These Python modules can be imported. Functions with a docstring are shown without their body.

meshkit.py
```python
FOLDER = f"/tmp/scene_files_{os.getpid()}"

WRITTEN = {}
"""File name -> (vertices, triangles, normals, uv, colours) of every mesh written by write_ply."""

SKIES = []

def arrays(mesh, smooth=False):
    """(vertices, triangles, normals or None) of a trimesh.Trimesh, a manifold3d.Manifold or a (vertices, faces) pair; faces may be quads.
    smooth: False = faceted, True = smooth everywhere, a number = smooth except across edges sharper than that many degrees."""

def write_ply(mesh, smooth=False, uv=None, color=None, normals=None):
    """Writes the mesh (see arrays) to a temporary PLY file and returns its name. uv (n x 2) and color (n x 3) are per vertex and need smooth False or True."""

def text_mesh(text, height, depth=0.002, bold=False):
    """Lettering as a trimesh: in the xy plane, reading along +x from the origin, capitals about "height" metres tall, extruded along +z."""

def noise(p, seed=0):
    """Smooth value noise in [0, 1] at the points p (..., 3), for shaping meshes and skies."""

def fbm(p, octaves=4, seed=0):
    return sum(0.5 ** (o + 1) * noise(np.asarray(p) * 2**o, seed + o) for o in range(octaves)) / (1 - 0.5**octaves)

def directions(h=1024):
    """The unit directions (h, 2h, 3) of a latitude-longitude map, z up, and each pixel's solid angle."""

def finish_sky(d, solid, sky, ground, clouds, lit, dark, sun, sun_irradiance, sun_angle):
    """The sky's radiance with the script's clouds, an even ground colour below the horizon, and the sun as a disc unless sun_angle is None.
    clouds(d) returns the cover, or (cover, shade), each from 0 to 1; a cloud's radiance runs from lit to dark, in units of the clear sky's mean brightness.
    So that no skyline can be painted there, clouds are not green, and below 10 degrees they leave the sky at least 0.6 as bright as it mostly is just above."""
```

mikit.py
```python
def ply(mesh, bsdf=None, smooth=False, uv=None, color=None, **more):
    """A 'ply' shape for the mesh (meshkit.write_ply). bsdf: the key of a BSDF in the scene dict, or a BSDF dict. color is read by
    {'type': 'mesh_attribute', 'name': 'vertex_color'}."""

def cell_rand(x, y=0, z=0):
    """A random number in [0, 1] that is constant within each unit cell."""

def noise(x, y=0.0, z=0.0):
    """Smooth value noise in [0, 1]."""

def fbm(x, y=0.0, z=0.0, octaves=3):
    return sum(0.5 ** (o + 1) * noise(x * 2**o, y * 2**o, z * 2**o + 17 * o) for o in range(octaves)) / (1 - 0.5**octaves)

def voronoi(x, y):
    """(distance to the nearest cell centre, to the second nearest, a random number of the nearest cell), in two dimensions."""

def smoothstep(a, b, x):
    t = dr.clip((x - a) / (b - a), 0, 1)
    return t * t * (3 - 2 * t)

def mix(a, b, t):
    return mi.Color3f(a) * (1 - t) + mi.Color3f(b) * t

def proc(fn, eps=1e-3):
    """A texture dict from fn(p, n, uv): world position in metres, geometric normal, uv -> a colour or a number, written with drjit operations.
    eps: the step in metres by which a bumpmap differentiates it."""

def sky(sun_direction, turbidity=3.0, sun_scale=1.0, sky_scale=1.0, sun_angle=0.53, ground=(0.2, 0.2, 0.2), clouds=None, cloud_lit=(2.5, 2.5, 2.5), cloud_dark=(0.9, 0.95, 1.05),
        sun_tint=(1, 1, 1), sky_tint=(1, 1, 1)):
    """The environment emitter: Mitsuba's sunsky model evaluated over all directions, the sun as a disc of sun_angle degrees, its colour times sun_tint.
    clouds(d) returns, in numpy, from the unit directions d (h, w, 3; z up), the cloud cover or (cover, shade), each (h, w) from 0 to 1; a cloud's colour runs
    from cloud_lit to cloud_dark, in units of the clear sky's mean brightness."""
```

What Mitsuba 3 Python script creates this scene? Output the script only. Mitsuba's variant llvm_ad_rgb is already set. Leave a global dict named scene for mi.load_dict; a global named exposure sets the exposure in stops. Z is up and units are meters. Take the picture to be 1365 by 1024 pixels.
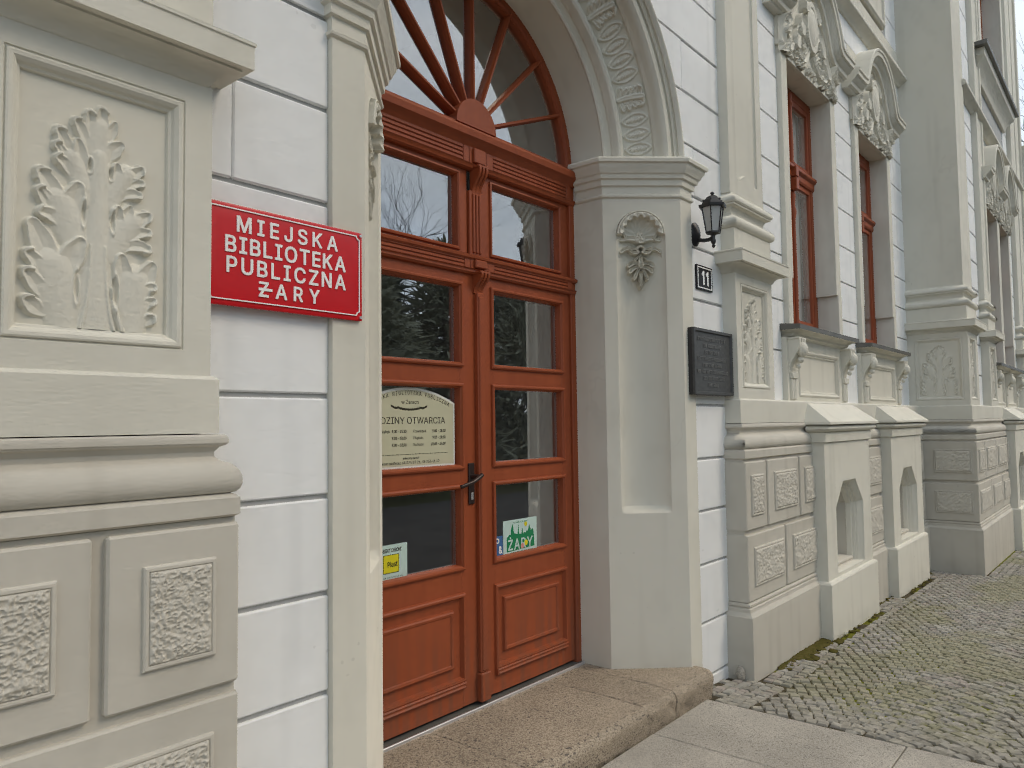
import math, random
import numpy as np, trimesh, mitsuba as mi, mikit, meshkit
import drjit as dr
from shapely.geometry import Polygon, Point, box as sbox
from shapely.ops import unary_union
from mikit import proc, noise, fbm, smoothstep, mix, voronoi, cell_rand
T = mi.ScalarTransform4f
rng = np.random.default_rng(11)
scene, labels = {}, {}

# ------------------------------------------------------------------ camera, sky, exposure
EYE = np.array([0.0, -1.93, 1.485])
YAW, PITCH, ROLL = 0.6942, 0.0524, -0.01335
FWD = np.array([math.cos(PITCH) * math.cos(YAW), math.cos(PITCH) * math.sin(YAW), math.sin(PITCH)])
RGT = np.cross(FWD, [0, 0, 1.0]); RGT /= np.linalg.norm(RGT)
UP0 = np.cross(RGT, FWD)
UP = -RGT * math.sin(ROLL) + UP0 * math.cos(ROLL)
scene['camera'] = {'type': 'perspective', 'fov': 2 * math.degrees(math.atan(682.5 / 1012.0)), 'fov_axis': 'x', 'near_clip': 0.05, 'far_clip': 3000.0,
                   'to_world': T().look_at(origin=EYE.tolist(), target=(EYE + FWD).tolist(), up=UP.tolist())}

def cloud_cover(d):
    q = d * np.array([1.0, 1.0, 2.2]) * 2.3
    n = meshkit.fbm(q + 7.3, 5, 3)
    m = meshkit.fbm(q * 1.7 + 31.0, 4, 9)
    cover = np.clip(0.62 + 1.3 * (n - 0.40), 0.5, 1.0)
    return cover, np.clip(0.15 + 1.3 * (m - 0.45) + 0.35 * (0.75 - np.clip(d[..., 2], 0, 0.75)) / 0.75, 0, 0.8)
scene['sky'] = mikit.sky((0.35, -0.62, 0.72), turbidity=3, sun_scale=0.16, sun_angle=24, clouds=cloud_cover, cloud_lit=(2.48, 2.57, 2.60), cloud_dark=(1.32, 1.56, 1.74), ground=(0.16, 0.16, 0.15))
exposure = 2.45

# ------------------------------------------------------------------ materials
def two(b): return {'type': 'twosided', 'bsdf': b}
def rgb(*c): return {'type': 'rgb', 'value': list(c)}
def bump(b, fn, scale=1.0, eps=1e-3): return {'type': 'bumpmap', 'arb': proc(fn), 'scale': scale, 'bsdf': b}
def paint(col, grime, rough=0.75, fine=0.0012, low=0.0, crack=0.0):
    col = np.array(col); gr = np.array(grime)
    def fn(p, n, uv):
        a = fbm(p.x * 1.7 + 3, p.y * 1.7, p.z * 1.3, 3)
        b = fbm(p.x * 9, p.y * 9 + 5, p.z * 6, 3)
        st = fbm(p.x * 14, p.y * 14, p.z * 0.9, 2)
        t = 0.30 * smoothstep(0.42, 0.75, a) + 0.18 * smoothstep(0.5, 0.8, b) + 0.30 * smoothstep(0.55, 0.85, st)
        sp = noise(p.x * 47, p.y * 47, p.z * 47) * noise(p.x * 5.1 + 3, p.y * 5.1, p.z * 5.1)
        t = t + 0.45 * smoothstep(0.78, 0.84, sp)
        if crack > 0:
            wx = p.x + 0.05 * fbm(p.x * 8, p.y * 8, p.z * 8, 3); wz = p.z + 0.05 * fbm(p.x * 8 + 4, p.y * 8, p.z * 8, 3)
            c = dr.abs(noise(wx * 3.1 + 1.7, p.y * 0.6, wz * 0.9 + 5.3) - 0.5)
            t = t + crack * smoothstep(0.0045, 0.0012, c) * smoothstep(0.62, 0.72, noise(p.x * 2.3 + 11, p.y * 2.3 + 2, p.z * 2.9))
        if low > 0:
            t = t + low * smoothstep(0.42, 0.02, p.z + 0.019 * (p.x - 4.29) + 0.18 * (b - 0.5)) * (0.5 + b)
        return mix(col.tolist(), gr.tolist(), dr.clip(t, 0, 1))
    base = {'type': 'principled', 'base_color': proc(fn), 'roughness': rough, 'specular': 0.25}
    def h(p, n, uv):
        return fine * (fbm(p.x * 60, p.y * 60, p.z * 190, 3) + 0.8 * noise(p.x * 22, p.y * 22, p.z * 22))
    return two({'type': 'bumpmap', 'arb': proc(h), 'scale': 1.0, 'bsdf': base})
M = {}
def mat(key, d): scene[key] = d; M[key] = key; return key
mat('white_paint', paint((0.757, 0.766, 0.762), (0.60, 0.61, 0.605), low=0.25))
mat('cream_paint', paint((0.620, 0.600, 0.522), (0.48, 0.462, 0.395), low=0.3, crack=0.16))
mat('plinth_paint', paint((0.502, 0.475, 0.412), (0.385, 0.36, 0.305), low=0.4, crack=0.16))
mat('joint_paint', paint((0.40, 0.405, 0.40), (0.30, 0.30, 0.29)))
def rough_h(p, n, uv): return 0.0016 * fbm(p.x * 120, p.y * 120, p.z * 120, 3)
mat('rough_stucco', two({'type': 'bumpmap', 'arb': proc(rough_h), 'scale': 1.0, 'bsdf': {'type': 'principled', 'base_color': rgb(0.502, 0.475, 0.412), 'roughness': 0.85, 'specular': 0.2}}))
def door_col(p, n, uv):
    g = fbm(p.x * 30, p.y * 30, p.z * 2.2, 3); a = fbm(p.x * 3, p.y * 3, p.z * 3, 3)
    d = smoothstep(0.75, 0.25, p.z + 0.2 * (a - 0.5)) * 0.3 * smoothstep(0.3, 0.7, g)
    return mix([0.325, 0.078, 0.029], [0.265, 0.060, 0.023], g) * (1 - 0.18 * a) * (1 - d) + mi.Color3f(0.20, 0.14, 0.10) * d * 0.6
def door_h(p, n, uv): return 0.0005 * fbm(p.x * 90, p.y * 90, p.z * 7, 3)
mat('door_paint', two({'type': 'bumpmap', 'arb': proc(door_h), 'scale': 1.0, 'bsdf': {'type': 'principled', 'base_color': proc(door_col), 'roughness': 0.45, 'specular': 0.28}}))
mat('glass', {'type': 'thindielectric', 'int_ior': 2.7})
mat('lamp_glass', two({'type': 'principled', 'base_color': rgb(0.42, 0.43, 0.42), 'roughness': 0.25, 'specular': 0.6}))
mat('interior', two({'type': 'diffuse', 'reflectance': rgb(0.38, 0.38, 0.36)}))
mat('curtain', two({'type': 'diffuse', 'reflectance': rgb(0.62, 0.63, 0.60)}))
mat('black_metal', two({'type': 'principled', 'base_color': rgb(0.018, 0.018, 0.02), 'roughness': 0.38, 'specular': 0.5}))
mat('dark_bronze', two({'type': 'principled', 'base_color': rgb(0.035, 0.022, 0.02), 'roughness': 0.4, 'metallic': 0.3}))
mat('steel', two({'type': 'principled', 'base_color': rgb(0.62, 0.63, 0.65), 'roughness': 0.35, 'metallic': 0.7}))
def plq(p, n, uv):
    a = fbm(p.x * 60, p.y * 60, p.z * 60, 3)
    return mix([0.035, 0.036, 0.037], [0.075, 0.078, 0.078], a)
mat('plaque_metal', two({'type': 'principled', 'base_color': proc(plq), 'roughness': 0.5, 'specular': 0.5}))
mat('plaque_letter', two({'type': 'principled', 'base_color': rgb(0.14, 0.14, 0.135), 'roughness': 0.45, 'specular': 0.5}))
mat('red_enamel', two({'type': 'principled', 'base_color': rgb(0.52, 0.010, 0.016), 'roughness': 0.32, 'specular': 0.4, 'clearcoat': 0.15}))
mat('white_enamel', two({'type': 'principled', 'base_color': rgb(0.80, 0.79, 0.77), 'roughness': 0.25, 'specular': 0.5}))
mat('black_enamel', two({'type': 'principled', 'base_color': rgb(0.010, 0.010, 0.011), 'roughness': 0.45, 'specular': 0.25}))
mat('sign_cream', two({'type': 'principled', 'base_color': rgb(0.50, 0.49, 0.35), 'roughness': 0.35, 'specular': 0.4}))
mat('sign_edge', two({'type': 'principled', 'base_color': rgb(0.66, 0.68, 0.64), 'roughness': 0.35, 'specular': 0.4}))
mat('ink', two({'type': 'diffuse', 'reflectance': rgb(0.045, 0.042, 0.03)}))
mat('sticker_pale', two({'type': 'principled', 'base_color': rgb(0.46, 0.60, 0.56), 'roughness': 0.3, 'specular': 0.4}))
mat('sticker_yellow', two({'type': 'principled', 'base_color': rgb(0.60, 0.55, 0.02), 'roughness': 0.3}))
mat('sticker_green', two({'type': 'principled', 'base_color': rgb(0.012, 0.19, 0.075), 'roughness': 0.3}))
mat('sticker_blue', two({'type': 'principled', 'base_color': rgb(0.05, 0.13, 0.30), 'roughness': 0.3}))
mat('sticker_pink', two({'type': 'principled', 'base_color': rgb(0.55, 0.25, 0.22), 'roughness': 0.3}))
def lead(p, n, uv): return mix([0.085, 0.085, 0.08], [0.14, 0.135, 0.12], fbm(p.x * 6, p.y * 20, p.z * 9, 3))
mat('sill_metal', two({'type': 'principled', 'base_color': proc(lead), 'roughness': 0.5, 'metallic': 0.2}))
def speck(c0, c1, c2, f):
    def fn(p, n, uv):
        a = fbm(p.x * f, p.y * f, p.z * f, 2); b = noise(p.x * f * 0.7 + 9, p.y * f * 0.7, p.z * f * 0.7); l = fbm(p.x * 4, p.y * 4, p.z * 4, 4)
        return (mix(c0, c1, smoothstep(0.3, 0.7, a)) * (1 - smoothstep(0.68, 0.78, b)) + mi.Color3f(c2) * smoothstep(0.68, 0.78, b)) * (0.70 + 0.56 * l)
    return fn
def gran_h(p, n, uv): return 0.0013 * fbm(p.x * 140, p.y * 140, p.z * 140, 2) + 0.002 * fbm(p.x * 25, p.y * 25, p.z * 25, 2)
mat('step_granite', two({'type': 'bumpmap', 'arb': proc(gran_h), 'scale': 1.0, 'bsdf': {'type': 'principled', 'base_color': proc(speck([0.385, 0.322, 0.245], [0.205, 0.165, 0.12], [0.10, 0.085, 0.07], 210)), 'roughness': 0.75, 'specular': 0.3}}))
mat('slab_granite', two({'type': 'bumpmap', 'arb': proc(gran_h), 'scale': 1.0, 'bsdf': {'type': 'principled', 'base_color': proc(speck([0.43, 0.40, 0.345], [0.30, 0.275, 0.235], [0.22, 0.205, 0.18], 270)), 'roughness': 0.8, 'specular': 0.25}}))
SETT_TONES = [(0.335, 0.308, 0.245), (0.29, 0.272, 0.225), (0.345, 0.318, 0.260), (0.275, 0.253, 0.202), (0.33, 0.287, 0.240), (0.36, 0.335, 0.28), (0.305, 0.275, 0.23)]
SETT_TONES = [(0.87 * a, 0.885 * b, 0.93 * c) for a, b, c in SETT_TONES]
def sett_h(p, n, uv): return 0.003 * fbm(p.x * 70, p.y * 70, p.z * 70, 3)
def moss_amount(p):
    a = fbm(p.x * 1.6 + 2.0, p.y * 2.2 + 5.0, 0.0, 3)
    u = smoothstep(0.40, 0.56, a)
    wall = smoothstep(-0.42, -0.2, p.y) * smoothstep(4.25, 4.4, p.x) * smoothstep(0.42, 0.6, fbm(p.x * 3.5, p.y * 3, 9.0, 2))
    return dr.clip(u * smoothstep(-0.25, -0.45, p.y) * smoothstep(3.8, 4.2, p.x) + wall, 0, 1)
def sett_bsdf(c):
    c = list(c)
    def fn(p, n, uv):
        f = fbm(p.x * 45, p.y * 45, p.z * 45, 3)
        g = moss_amount(p) * smoothstep(0.25, 0.75, fbm(p.x * 22, p.y * 22, 3.0, 2))
        return mix(c, [0.20, 0.195, 0.055], 0.38 * g) * (0.66 + 0.68 * f)
    return two({'type': 'bumpmap', 'arb': proc(sett_h), 'scale': 1.0, 'bsdf': {'type': 'principled', 'base_color': proc(fn), 'roughness': 0.8, 'specular': 0.3}})
for i, c in enumerate(SETT_TONES[:4]): mat('sett_stone_%d' % i, sett_bsdf(c))
mat('sett_mixed', two({'type': 'bumpmap', 'arb': proc(sett_h), 'scale': 1.0, 'bsdf': {'type': 'principled', 'base_color': {'type': 'mesh_attribute', 'name': 'vertex_color'}, 'roughness': 0.8, 'specular': 0.3}}))
def bed(p, n, uv):
    g = moss_amount(p); f = fbm(p.x * 60, p.y * 60, p.z * 60, 3)
    return mix([0.085, 0.072, 0.05], [0.15, 0.155, 0.02], g) * (0.5 + f)
mat('joint_bed', two({'type': 'diffuse', 'reflectance': proc(bed)}))
mat('moss_green', two({'type': 'diffuse', 'reflectance': proc(lambda p, n, uv: mix([0.055, 0.06, 0.012], [0.14, 0.11, 0.045], fbm(p.x * 50, p.y * 50, p.z * 50, 3)))}))
mat('grass_blade', two({'type': 'diffuse', 'reflectance': rgb(0.13, 0.12, 0.045)}))
mat('road_asphalt', two({'type': 'diffuse', 'reflectance': proc(lambda p, n, uv: mix([0.05, 0.05, 0.052], [0.09, 0.09, 0.088], fbm(p.x * 3, p.y * 3, 0.0, 4)))}))
mat('kerb_stone', two({'type': 'diffuse', 'reflectance': rgb(0.25, 0.24, 0.23)}))
mat('earth', two({'type': 'diffuse', 'reflectance': proc(lambda p, n, uv: mix([0.05, 0.06, 0.025], [0.09, 0.08, 0.05], fbm(p.x * 0.8, p.y * 0.8, 0.0, 4)))}))
mat('bark', two({'type': 'diffuse', 'reflectance': rgb(0.065, 0.055, 0.045)}))
mat('needle_dark', two({'type': 'diffuse', 'reflectance': rgb(0.14, 0.165, 0.14)}))
mat('needle_pale', two({'type': 'diffuse', 'reflectance': rgb(0.30, 0.32, 0.25)}))
mat('roof_tile', two({'type': 'diffuse', 'reflectance': rgb(0.22, 0.09, 0.06)}))

# ------------------------------------------------------------------ mesh helpers
count = {}
def key_for(base):
    n = count.get(base, -1) + 1
    count[base] = n
    return base if n == 0 else '%s_%03d' % (base, n)
def put(base, mesh, m, smooth=False, **kw):
    k = key_for(base)
    if isinstance(mesh, list): mesh = join(mesh)
    scene[k] = mikit.ply(mesh, m, smooth=smooth, **kw)
    return k
def thing(base, label, cat, group=None, kind=None):
    k = key_for(base)
    labels[k] = {'label': label, 'category': cat}
    if group: labels[k]['group'] = group
    return k
def tag(k, label=None, cat=None, group=None, kind=None):
    labels[k] = {a: b for a, b in (('label', label), ('category', cat), ('group', group), ('kind', kind)) if b}
    return k
def tm(v, f): return trimesh.Trimesh(np.asarray(v, float), np.asarray(f, int), process=False)
def join(ms): return trimesh.util.concatenate(ms) if len(ms) > 1 else ms[0]
def mirror(m, cx):
    m = m.copy(); m.vertices[:, 0] = 2 * cx - m.vertices[:, 0]; m.faces = m.faces[:, ::-1]; return m
def shift(m, d): m = m.copy(); m.vertices = m.vertices + np.array(d); return m
def box(x0, x1, y0, y1, z0, z1, ch=0.0):
    if ch <= 0:
        v = [[x, y, z] for x in (x0, x1) for y in (y0, y1) for z in (z0, z1)]
        f = [[0, 1, 3], [0, 3, 2], [4, 6, 7], [4, 7, 5], [0, 4, 5], [0, 5, 1], [2, 3, 7], [2, 7, 6], [0, 2, 6], [0, 6, 4], [1, 5, 7], [1, 7, 3]]
        return tm(v, f)
    p = []
    for sx, xx, ox in ((0, x0, ch), (1, x1, -ch)):
        for yy, oy in ((y0, ch), (y1, -ch)):
            for zz, oz in ((z0, ch), (z1, -ch)):
                p += [[xx, yy + oy, zz + oz], [xx + ox, yy, zz + oz], [xx + ox, yy + oy, zz]]
    return trimesh.convex.convex_hull(np.array(p))
def prism(poly, y0, y1):
    """A shapely polygon in x-z, extruded along y from y0 to y1."""
    m = trimesh.creation.extrude_polygon(poly, 1.0, engine='earcut')
    v = m.vertices
    m.vertices = np.stack([v[:, 0], y0 + (y1 - y0) * v[:, 2], v[:, 1]], 1)
    return m
def polys(g): return [p for p in getattr(g, 'geoms', [g]) if p.geom_type == 'Polygon' and p.area > 1e-5]
def fill(poly, y):
    v, f = trimesh.creation.triangulate_polygon(poly, engine='earcut')
    return tm(np.stack([v[:, 0], np.full(len(v), y), v[:, 1]], 1), f)
def wrap(path, prof, cap=True, close=True):
    """Sweeps the closed profile (p outwards, z) along the plan path; outwards is to the right of the path; mitred corners."""
    P = np.asarray(path, float); prof = np.asarray(prof, float); n = len(P); k = len(prof)
    d = np.diff(P, axis=0); d /= np.linalg.norm(d, axis=1, keepdims=True)
    nr = np.stack([d[:, 1], -d[:, 0]], 1)
    mt = [nr[0]] + [(nr[i - 1] + nr[i]) / (1 + nr[i - 1] @ nr[i]) for i in range(1, n - 1)] + [nr[-1]]
    v = []
    for i in range(n):
        v.append(np.column_stack([P[i] + prof[:, :1] * mt[i], prof[:, 1]]))
    f = []
    for i in range(n - 1):
        for j in range(k if close else k - 1):
            a, b = i * k + j, i * k + (j + 1) % k
            f += [[a, b, b + k], [a, b + k, a + k]]
    m = tm(np.vstack(v), f)
    if cap and close:
        tv, tf = trimesh.creation.triangulate_polygon(Polygon(prof), engine='earcut')
        for i in (0, n - 1):
            m = join([m, tm(np.column_stack([P[i] + tv[:, :1] * mt[i], tv[:, 1]]), tf)])
    return m
def wrap_xz(path, prof):
    m = wrap(path, prof); m.vertices = m.vertices[:, [0, 2, 1]]; return m
def arc(cx, cz, r, a0, a1, n): 
    t = np.linspace(a0, a1, n); return np.column_stack([cx + r * np.cos(t), cz + r * np.sin(t)])
def bulge(p0, z0, p1, z1, r, n=7):
    """Points of a half-round moulding from (p0,z0) to (p1,z1) bulging outwards by r."""
    t = np.linspace(0, math.pi, n)
    return [(p0 + (p1 - p0) * (1 - math.cos(a)) / 2 + r * math.sin(a), z0 + (z1 - z0) * (1 - math.cos(a)) / 2) for a in t]
def rings(R, cap=True, closed=True):
    """Lofts a list of rings (each n x 3)."""
    n = len(R[0]); f = []
    for i in range(len(R) - 1):
        for j in range(n if closed else n - 1):
            a, b = i * n + j, i * n + (j + 1) % n
            f += [[a, b, b + n], [a, b + n, a + n]]
    if cap:
        o = (len(R) - 1) * n
        f += [[o, o + j, o + j + 1] for j in range(1, n - 1)]
    return tm(np.vstack(R), f)
def inset(poly, d):
    """Moves each edge of a convex counter-clockwise polygon inwards by d (a number or one per edge)."""
    P = np.asarray(poly, float); n = len(P); d = np.broadcast_to(np.asarray(d, float), (n,))
    e = np.roll(P, -1, 0) - P; e /= np.linalg.norm(e, axis=1, keepdims=True)
    nr = np.column_stack([-e[:, 1], e[:, 0]])
    out = []
    for i in range(n):
        a, b = i - 1, i
        A = np.array([nr[a], nr[b]]); r = np.array([nr[a] @ P[i] + d[a], nr[b] @ P[i] + d[b]])
        out.append(np.linalg.solve(A, r))
    return np.array(out)
def rect(x0, x1, z0, z1): return [(x0, z0), (x1, z0), (x1, z1), (x0, z1)]
def at_y(P, y): P = np.asarray(P, float); return np.column_stack([P[:, 0], np.full(len(P), y), P[:, 1]])
def frame(poly, prof, y, cap=True):
    """Rings of the polygon inset by prof[i][0], standing proud of plane y by prof[i][1] (towards -y)."""
    return rings([at_y(inset(poly, a), y - h) for a, h in prof], cap)
def turn_side(m, x):
    """A mesh built for a front facing -y, turned to face -x on plane x: u runs along -y."""
    m = m.copy(); v = m.vertices
    m.vertices = np.column_stack([x + v[:, 1], -v[:, 0], v[:, 2]]); return m
def grid_mesh(U, V, H, place):
    """place(u, v, h) -> points, for a height field H over U (columns) and V (rows)."""
    uu, vv = np.meshgrid(U, V); p = place(uu.ravel(), vv.ravel(), H.ravel())
    nu, nv = len(U), len(V); i = (np.arange(nv - 1)[:, None] * nu + np.arange(nu - 1)).ravel()
    return tm(p, np.vstack([np.column_stack([i, i + 1, i + nu + 1]), np.column_stack([i, i + nu + 1, i + nu])]))
def tube(pts, r, n=8, cap=True):
    pts = np.asarray(pts, float); r = np.broadcast_to(np.asarray(r, float), (len(pts),)); t = np.gradient(pts, axis=0); t /= np.linalg.norm(t, axis=1, keepdims=True) + 1e-12
    ref = np.array([0.31, 0.2, 0.93]); R = []
    for i in range(len(pts)):
        a = np.cross(t[i], ref); a /= np.linalg.norm(a) + 1e-9; b = np.cross(t[i], a)
        an = np.arange(n) * 2 * math.pi / n
        R.append(pts[i] + r[i] * (np.cos(an)[:, None] * a + np.sin(an)[:, None] * b))
    m = rings(R, cap)
    if cap: m = tm(m.vertices, np.vstack([m.faces, [[0, j, j + 1] for j in range(1, n - 1)]]))
    return m
def lathe(prof, c, n=20):
    """prof (r, z) turned round the upright axis at c."""
    an = np.arange(n) * 2 * math.pi / n
    return rings([np.column_stack([c[0] + r * np.cos(an), c[1] + r * np.sin(an), np.full(n, c[2] + z)]) for r, z in prof], True)

# --- reliefs: height fields made of curling leaf fingers
def bez(p0, p1, p2, n=26):
    t = np.linspace(0, 1, n)[:, None]; p0, p1, p2 = map(np.array, (p0, p1, p2))
    return (1 - t) ** 2 * p0 + 2 * t * (1 - t) * p1 + t * t * p2
def finger(H, U, V, p0, p1, p2, w0, w1, h0, h1, dish=0.45, tip=0.9, soft=False, taper=0.0):
    """Adds one leaf finger to the height field H: spine p0-p1-p2, half width w0 to w1, height h0 to h1, dished, with a raised rim."""
    S = bez(p0, p1, p2); uu, vv = np.meshgrid(U, V)
    pad = max(w0, w1) * 1.6
    lo, hi = S.min(0) - pad, S.max(0) + pad
    iu = np.nonzero((U >= lo[0]) & (U <= hi[0]))[0]; iv = np.nonzero((V >= lo[1]) & (V <= hi[1]))[0]
    if len(iu) == 0 or len(iv) == 0: return
    s = np.s_[iv[0]:iv[-1] + 1, iu[0]:iu[-1] + 1]
    a, b = uu[s], vv[s]; best = np.full(a.shape, 1e9); tt = np.zeros(a.shape)
    for i in range(len(S) - 1):
        A, B = S[i], S[i + 1]; d = B - A; L = d @ d + 1e-12
        t = np.clip(((a - A[0]) * d[0] + (b - A[1]) * d[1]) / L, 0, 1)
        q = np.hypot(a - A[0] - t * d[0], b - A[1] - t * d[1])
        m = q < best; best = np.where(m, q, best); tt = np.where(m, (i + t) / (len(S) - 1), tt)
    w = w0 + (w1 - w0) * np.sin(np.clip(tt / tip, 0, 1) * math.pi / 2) ** 1.3
    w = np.where(tt > tip, w * np.sqrt(np.clip(1 - ((tt - tip) / (1.0001 - tip)) ** 2 * 0.3, 0, 1)), w)
    w = w * (1 - taper * np.clip((tt - 0.55) / 0.45, 0, 1) ** 1.5)
    x = best / np.maximum(w, 1e-6)
    prof = (1 - dish * (1 - np.clip(x, 0, 1) ** 2)) * np.clip((1.12 - x) / 0.2, 0, 1)
    vein = 0.10 * np.exp(-(best / (0.12 * np.maximum(w, 1e-6))) ** 2)
    h = (h0 + (h1 - h0) * tt ** 1.2) * (np.clip(1 - (x / 1.3) ** 2, 0, 1) ** 0.75 if soft else prof - vein * (x < 1))
    H[s] = np.maximum(H[s], h)
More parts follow.
